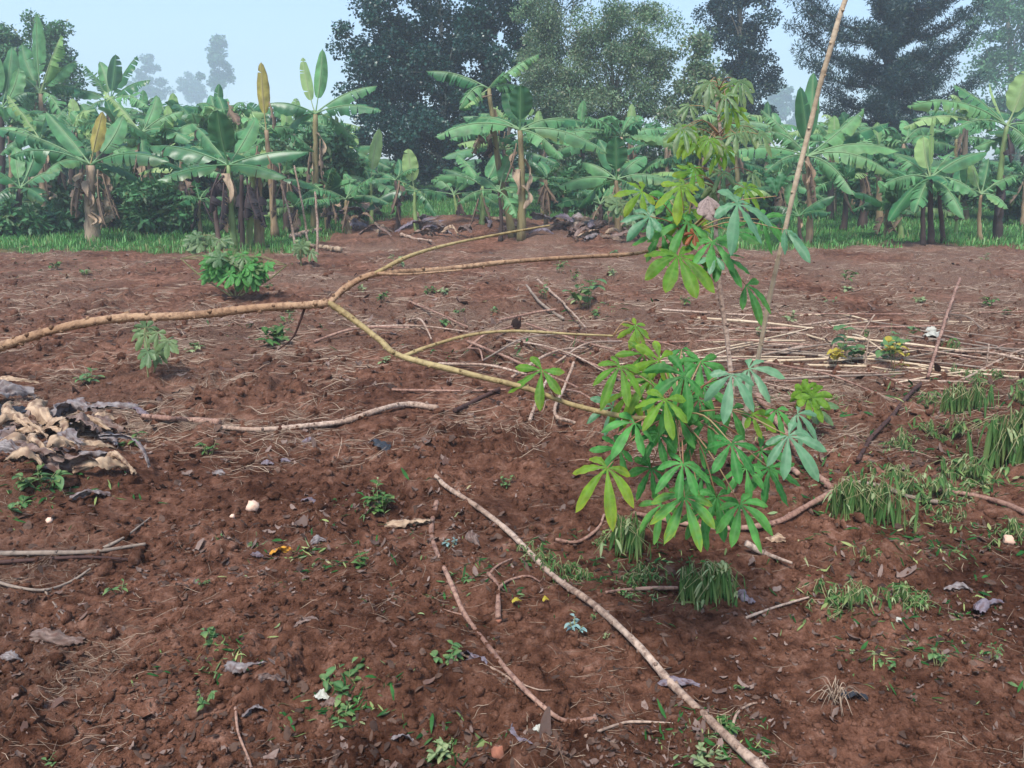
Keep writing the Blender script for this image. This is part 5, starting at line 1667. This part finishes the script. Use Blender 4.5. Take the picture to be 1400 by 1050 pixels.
weed('small leafy weed clump on the soil above the cupped brown leaf', 470, 948, 80, 44, 9, 1)
weed('low green weed beneath the cupped brown leaf', 466, 990, 50, 26, 5, 2)
weed('pale green weed beside the crumpled slate leaves', 284, 884, 56, 24, 6, 3)
weed('two leaved seedling on bare red soil below the grey twig', 164, 812, 40, 26, 3, 4, wide=.22)
weed('tiny bright weed on soil right of the two leaved seedling', 278, 800, 20, 18, 3, 5)
weed('small dark weed above the front soil lump', 278, 962, 40, 22, 5, 6)
weed('pale tiny weed at the bottom of the soil', 74, 1046, 36, 22, 4, 7)
weed('weedy green patch below the dead leaf pile', 60, 668, 70, 36, 9, 8)
weed('bright low weed under the pile patch', 26, 700, 50, 18, 5, 109)
weed('feathery dark weed in the litter above the bent stick', 520, 700, 56, 44, 9, 10, 'wilted')
weed('small dark weed in the litter by the stick crossing', 500, 776, 40, 30, 6, 11, 'wilted')
weed('small green weed by the tip of the long stick', 692, 668, 26, 32, 5, 12)
weed('blue green wilted rosette beside the long stick', 786, 866, 36, 30, 6, 13, 'blueleaf')
weed('small blue green weed under the buff leaf', 616, 752, 26, 20, 4, 14, 'blueleaf')
weed('round leaved green seedling right of the wide wilted weed', 1282, 912, 34, 32, 5, 15, wide=.4)
weed('small dark seedling left of the round leaved one', 1212, 918, 30, 24, 4, 16)
weed('yellowish seedling at the right beyond the round leaved one', 1358, 902, 26, 34, 4, 17)
weed('dark leafy weed against the thick end of the long stick', 992, 1002, 44, 34, 7, 18, 'wilted')
weed('pale grassy weed at the bottom of the long stick', 966, 1044, 60, 26, 7, 19, 'wiltedpale')
weed('pale weed at the bottom beside grey leaf scraps', 600, 1034, 50, 30, 6, 20, 'wiltedpale')
weed('green low weed crossing near the bent stick foot', 610, 900, 56, 18, 6, 21)
weed('yellow and green potato like weed in the stick heap, left one', 1156, 496, 62, 62, 5, 22, 'weed', wide=.45)
weed('tall yellow and green weed in the stick heap, right one', 1216, 500, 60, 72, 6, 23, 'weed', wide=.45)
weed('yellow leaved weed low in the stick heap', 1138, 498, 50, 44, 3, 24, 'yellow', wide=.45)
weed('yellow drooping weed at the foot of the tall heap weed', 1226, 510, 44, 56, 3, 25, 'yellow', wide=.42)
weed('small leafy weed on the far soil under the upper branch', 800, 420, 60, 46, 7, 26)
weed('little weed with a yellow tip below the upper branch', 765, 372, 30, 22, 4, 27)
weed('small weed on the far soil in front of the upper branch', 745, 410, 26, 40, 4, 28)
weed('low weed beside the dark stub under the leaning stem', 378, 470, 60, 26, 8, 29, 'wilted')
weed('low weed under the small cassava seedling', 120, 524, 44, 22, 5, 30)
weed('little weed at the side of the cassava seedling', 180, 612, 40, 20, 5, 31, 'wilted')
weed('sparse weed beside the rough dark red stick', 286, 622, 36, 24, 5, 32, 'wilted')
rr = random.Random(91)
for i in range(34):
    px, py = rr.uniform(0, 1400), rr.uniform(350, 500)
    weed('small scattered weed on the far litter covered soil', px, py, rr.uniform(16, 34), rr.uniform(8, 18), 4, 600 + i, rr.choice(('wilted', 'weed', 'wiltedpale')), group='small weeds scattered over the far soil')
for i in range(14):
    px, py = rr.uniform(0, 1400), rr.uniform(560, 1050)
    weed('tiny scattered weed on the near red soil', px, py, rr.uniform(14, 28), rr.uniform(8, 16), 3, 700 + i, rr.choice(('wilted', 'weed', 'wiltedpale')), group='tiny weeds scattered over the near soil')

# dry grass tuft with dark hollow
rr = random.Random(5)
b = on(1140, 960)
mb = MB()
for i in range(30):
    a = rr.uniform(0, 6.28)
    l = rr.uniform(.03, .11)
    p1 = b + np.array([math.cos(a) * l * .9, math.sin(a) * l * .7, rr.uniform(.005, .05)])
    mb.tube(smooth_path([b + rng.normal(0, .01, 3), (b + p1) / 2 + ZUP * .04, p1], 7), np.linspace(.0016, .0007, 7), 4, (rr.random(), 0, 0))
tag(mb.build('dry_grass_tuft', M['straw']), 'dry grass tuft over a dark hollow in the front soil', 'grass tuft')

# ------------------------------------------------------------------ uncountable scatter: clods, straw, leaf litter
rng = np.random.default_rng(77)


def scatter(n, ylo, yhi, xlo=-150, xhi=1550, power=1.0, mask=None):
    px = rng.uniform(xlo, xhi, n * 3)
    py = ylo + (yhi - ylo) * rng.random(n * 3) ** power
    d = FWD[None] + ((px - 700) / FPX)[:, None] * RIGHT - ((py - 525) / FPX)[:, None] * UPV
    P = CAM + d * (CAMZ / -d[:, 2])[:, None]
    if mask is not None:
        k = mask(P[:, 0], P[:, 1]) > rng.random(len(P))
        P, py = P[k], py[k]
    P = P[:n]
    P[:, 2] = height(P[:, 0], P[:, 1])
    return P


# soil crumbs
mb = MB()
ico_v = np.array([[0, 0, 1], [.89, 0, .45], [.28, .85, .45], [-.72, .53, .45], [-.72, -.53, .45], [.28, -.85, .45], [.72, .53, -.45], [-.28, .85, -.45], [-.89, 0, -.45], [-.28, -.85, -.45], [.72, -.53, -.45], [0, 0, -1]])
ico_f = np.array([[0, 1, 2], [0, 2, 3], [0, 3, 4], [0, 4, 5], [0, 5, 1], [1, 6, 2], [2, 7, 3], [3, 8, 4], [4, 9, 5], [5, 10, 1], [6, 7, 2], [7, 8, 3], [8, 9, 4], [9, 10, 5], [10, 6, 1], [11, 7, 6], [11, 8, 7], [11, 9, 8], [11, 10, 9], [11, 6, 10]])
P = scatter(26000, 360, 1130, power=.9)
n = len(P)
D = P[:, 1]
r = np.exp(rng.normal(-5.25, .6, n)) * np.clip(D / 3, .8, 2.2)
r = np.clip(r, .002, .045)
jit = 1 + rng.normal(0, .2, (n, 12, 1))
S = rng.uniform(.55, 1.2, (n, 1, 3))
V = (P[:, None, :] + ico_v[None] * jit * S * r[:, None, None] + np.array([0, 0, 1]) * (r * .25)[:, None, None])
T = np.zeros((n, 12, 3))
mb.add(V.reshape(-1, 3), None, (np.arange(n)[:, None, None] * 12 + ico_f[None]).reshape(-1, 3), T.reshape(-1, 3))
tag(mb.build('soil_crumbs', M['soil'], None, False), 'crumbs and clods of red soil strewn over the field', 'soil crumbs', kind='stuff')

# straw and fine dead stems
mb = MB()


def strawmask(x, y):
    cl = np.clip(.5 + 1.5 * perlin(x * 1.9, y * 1.2, 91) + .9 * perlin(x * 5, y * 3, 92), 0, 1.3)
    return np.clip((straw_cover(x, y) * 1.3 + .18) * cl, 0, 1)


for (nn, ylo, yhi, pw, L0, L1, wd) in ((20000, 338, 640, 1.15, .04, .22, .0014), (11500, 540, 1120, 1.0, .02, .10, .0009)):
    P = scatter(nn, ylo, yhi, power=pw, mask=strawmask)
    n = len(P)
    D = np.maximum(P[:, 1], 1.5)
    a = rng.uniform(0, math.pi, n)
    a = np.where(rng.random(n) < .55, rng.normal(0, .45, n), a)
    ln = rng.uniform(L0, L1, n)
    w_ = wd * rng.uniform(.5, 1.4, n) * np.clip(D / 4.5, .7, 1.9)
    el = rng.normal(0, .14, n)
    d = np.stack([np.cos(a), np.sin(a), el], 1)
    s = np.stack([-np.sin(a), np.cos(a), np.zeros(n)], 1)
    cv = rng.normal(0, .06, n)
    ring = []
    for t in (0, .33, .67, 1):
        q = P + d * (ln * (t - .5))[:, None] + s * (cv * ln * (t - .5) ** 2 * 4)[:, None]
        hz_ = height(q[:, 0], q[:, 1])
        q[:, 2] = np.maximum(hz_, .6 * hz_ + .4 * q[:, 2]) + w_ * 1.2 + np.abs(el) * ln * t * .5
        tp = w_ * (1 if 0 < t < 1 else .55)
        ring.append(np.stack([q - s * tp[:, None], q + ZUP * tp[:, None] * 1.2, q + s * tp[:, None]], 1))
    V = np.stack(ring, 1).reshape(n, 12, 3)
    f = []
    for i in range(3):
        for j in range(2):
            f.append([i * 3 + j, i * 3 + j + 1, i * 3 + j + 4, i * 3 + j + 3])
    f = np.array(f)
    T = np.zeros((n, 12, 3))
    T[:, :, 0] = rng.random(n)[:, None] ** 1.8
    mb.add(V.reshape(-1, 3), (np.arange(n)[:, None, None] * 12 + f[None]).reshape(-1, 4), None, T.reshape(-1, 3))
tag(mb.build('dry_straw', M['straw']), 'dry straw and fine dead stems littering the soil', 'straw', kind='stuff')

# small crumpled leaf fragments
mb = MB()


def litmask(x, y):
    return np.clip(.18 + .45 * np.exp(-((x / np.maximum(y, 1) + .32) / .16) ** 2 - ((y - 2.9) / .9) ** 2) + .9 * perlin(x * 1.1 + 7, y * 1.1, 61) + .3 * perlin(x * 3, y * 3, 62), .03, 1)


P = scatter(4600, 345, 1110, power=.8, mask=litmask)
n = len(P)
D = np.maximum(P[:, 1], 1.5)
sz = np.exp(rng.normal(-4.88, .55, n)) * np.clip(D / 3, .8, 2.5)
a = rng.uniform(0, 6.28, n)
tl = rng.normal(0, .35, (n, 2))
ex = np.stack([np.cos(a), np.sin(a), tl[:, 0]], 1)
ey = np.stack([-np.sin(a), np.cos(a), tl[:, 1]], 1)
gx_, gy_ = np.meshgrid(np.linspace(-1, 1, 4), np.linspace(-.6, .6, 3), indexing='ij')
shape = (1 - gx_ ** 2 * .55)
V = P[:, None, None, :] + (gx_[None] * sz[:, None, None])[..., None] * ex[:, None, None, :] + ((gy_ * shape)[None] * sz[:, None, None] * rng.uniform(.5, 1.1, (n, 1, 1)))[..., None] * ey[:, None, None, :]
V[..., 2] += (sz[:, None, None] * (rng.normal(0, .22, (n, 4, 3)) + .35 * (gx_ ** 2)[None] + .3 * (gy_ ** 2)[None] * rng.uniform(-1, 3, (n, 1, 1)))) + .004
f = []
for i in range(3):
    for j in range(2):
        f.append([i * 3 + j, i * 3 + j + 1, i * 3 + j + 4, i * 3 + j + 3])
T = np.zeros((n, 12, 3))
T[:, :, 0] = rng.random(n)[:, None]
T[:, :, 1] = (rng.random(n) < .2)[:, None] * .6
mb.add(V.reshape(-1, 3), (np.arange(n)[:, None, None] * 12 + np.array(f)[None]).reshape(-1, 4), None, T.reshape(-1, 3))
tag(mb.build('leaf_litter', M['litter']), 'grey and brown leaf crumbs littering the soil', 'leaf litter', kind='stuff')


# weedy litter: limp green and grey-green scraps in patches, and dark brown leaf crumbs everywhere
def blobs(lst):
    out = [(on(px, py), rx, ry) for px, py, rx, ry in lst]

    def f(x, y):
        m = np.zeros_like(x)
        for (c, rx, ry) in out:
            m = np.maximum(m, np.exp(-((x - c[0]) / rx) ** 2 - ((y - c[1]) / ry) ** 2))
        return m * np.clip(.6 + 1.4 * perlin(x * 5, y * 5, 95), .05, 1)
    return f


gm_ = blobs([(1290, 650, .6, .5), (1380, 600, .45, .5), (1200, 690, .4, .3), (1370, 660, .4, .4), (1240, 740, .4, .2), (1340, 730, .4, .25), (1190, 815, .35, .14), (880, 790, .35, .18), (770, 770, .25, .18), (960, 810, .2, .12), (520, 700, .2, .15), (1330, 540, .5, .4), (1100, 560, .4, .3),
             (300, 890, .14, .08), (470, 960, .12, .08), (60, 670, .25, .15), (360, 450, .4, .3), (800, 420, .6, .5), (120, 360, 2.5, 1.5), (700, 480, .6, .4), (980, 1010, .12, .1), (600, 1030, .1, .06), (430, 760, .2, .15), (640, 800, .2, .15), (1300, 900, .2, .12)])
for (nm, mt, lb, nn, mask, L0, L1, asp) in (('weed_scraps', 'wilted', 'limp green weed scraps matted over the soil in patches', 11000, gm_, .012, .060, .10), ('pale_weed_scraps', 'wiltedpale', 'pale drying weed scraps matted among the green ones', 4200, gm_, .010, .045, .10),
                                     ('brown_litter', 'brownlitter', 'dark brown rotted leaf crumbs worked into the soil', 3200, lambda x, y: np.clip(.35 + 1.3 * perlin(x * 1.7, y * 1.5, 96) + .6 * perlin(x * 6, y * 6, 97), .03, 1), .008, .045, .28)):
    mb = MB()
    P = scatter(nn, 345, 1110, power=.85, mask=mask)
    n = len(P)
    D = np.maximum(P[:, 1], 1.5)
    ln = rng.uniform(L0, L1, n) * np.clip(D / 3, .8, 2.0)
    a = rng.uniform(0, 6.28, n)
    el = rng.normal(.12, .35, n)
    d = np.stack([np.cos(a) * np.cos(el), np.sin(a) * np.cos(el), np.sin(el)], 1)
    s_ = np.stack([-np.sin(a), np.cos(a), rng.normal(0, .5, n)], 1)
    w_ = ln * asp * rng.uniform(.5, 1.3, n)
    bend = rng.normal(-.25, .25, n)
    ring = []
    for t, k in ((0, .25), (.35, 1), (.7, .8), (1, .1)):
        q = P + d * (ln * t)[:, None] + ZUP * (ln * bend * t * t)[:, None]
        q[:, 2] = np.maximum(q[:, 2], height(q[:, 0], q[:, 1])) + .003
        ring.append(np.stack([q - s_ * (w_ * k)[:, None], q + ZUP * (w_ * k * .35)[:, None], q + s_ * (w_ * k)[:, None]], 1))
    V = np.stack(ring, 1).reshape(n, 12, 3)
    f = np.array([[i * 3 + j, i * 3 + j + 1, i * 3 + j + 4, i * 3 + j + 3] for i in range(3) for j in range(2)])
    T = np.zeros((n, 12, 3))
    T[:, :, 0] = rng.random(n)[:, None]
    if nm != 'brown_litter':
        T[:, :, 2] = ((rng.random(n) < .25) * rng.random(n))[:, None]
    mb.add(V.reshape(-1, 3), (np.arange(n)[:, None, None] * 12 + f[None]).reshape(-1, 4), None, T.reshape(-1, 3))
    tag(mb.build(nm, M[mt]), lb, 'litter', kind='stuff')
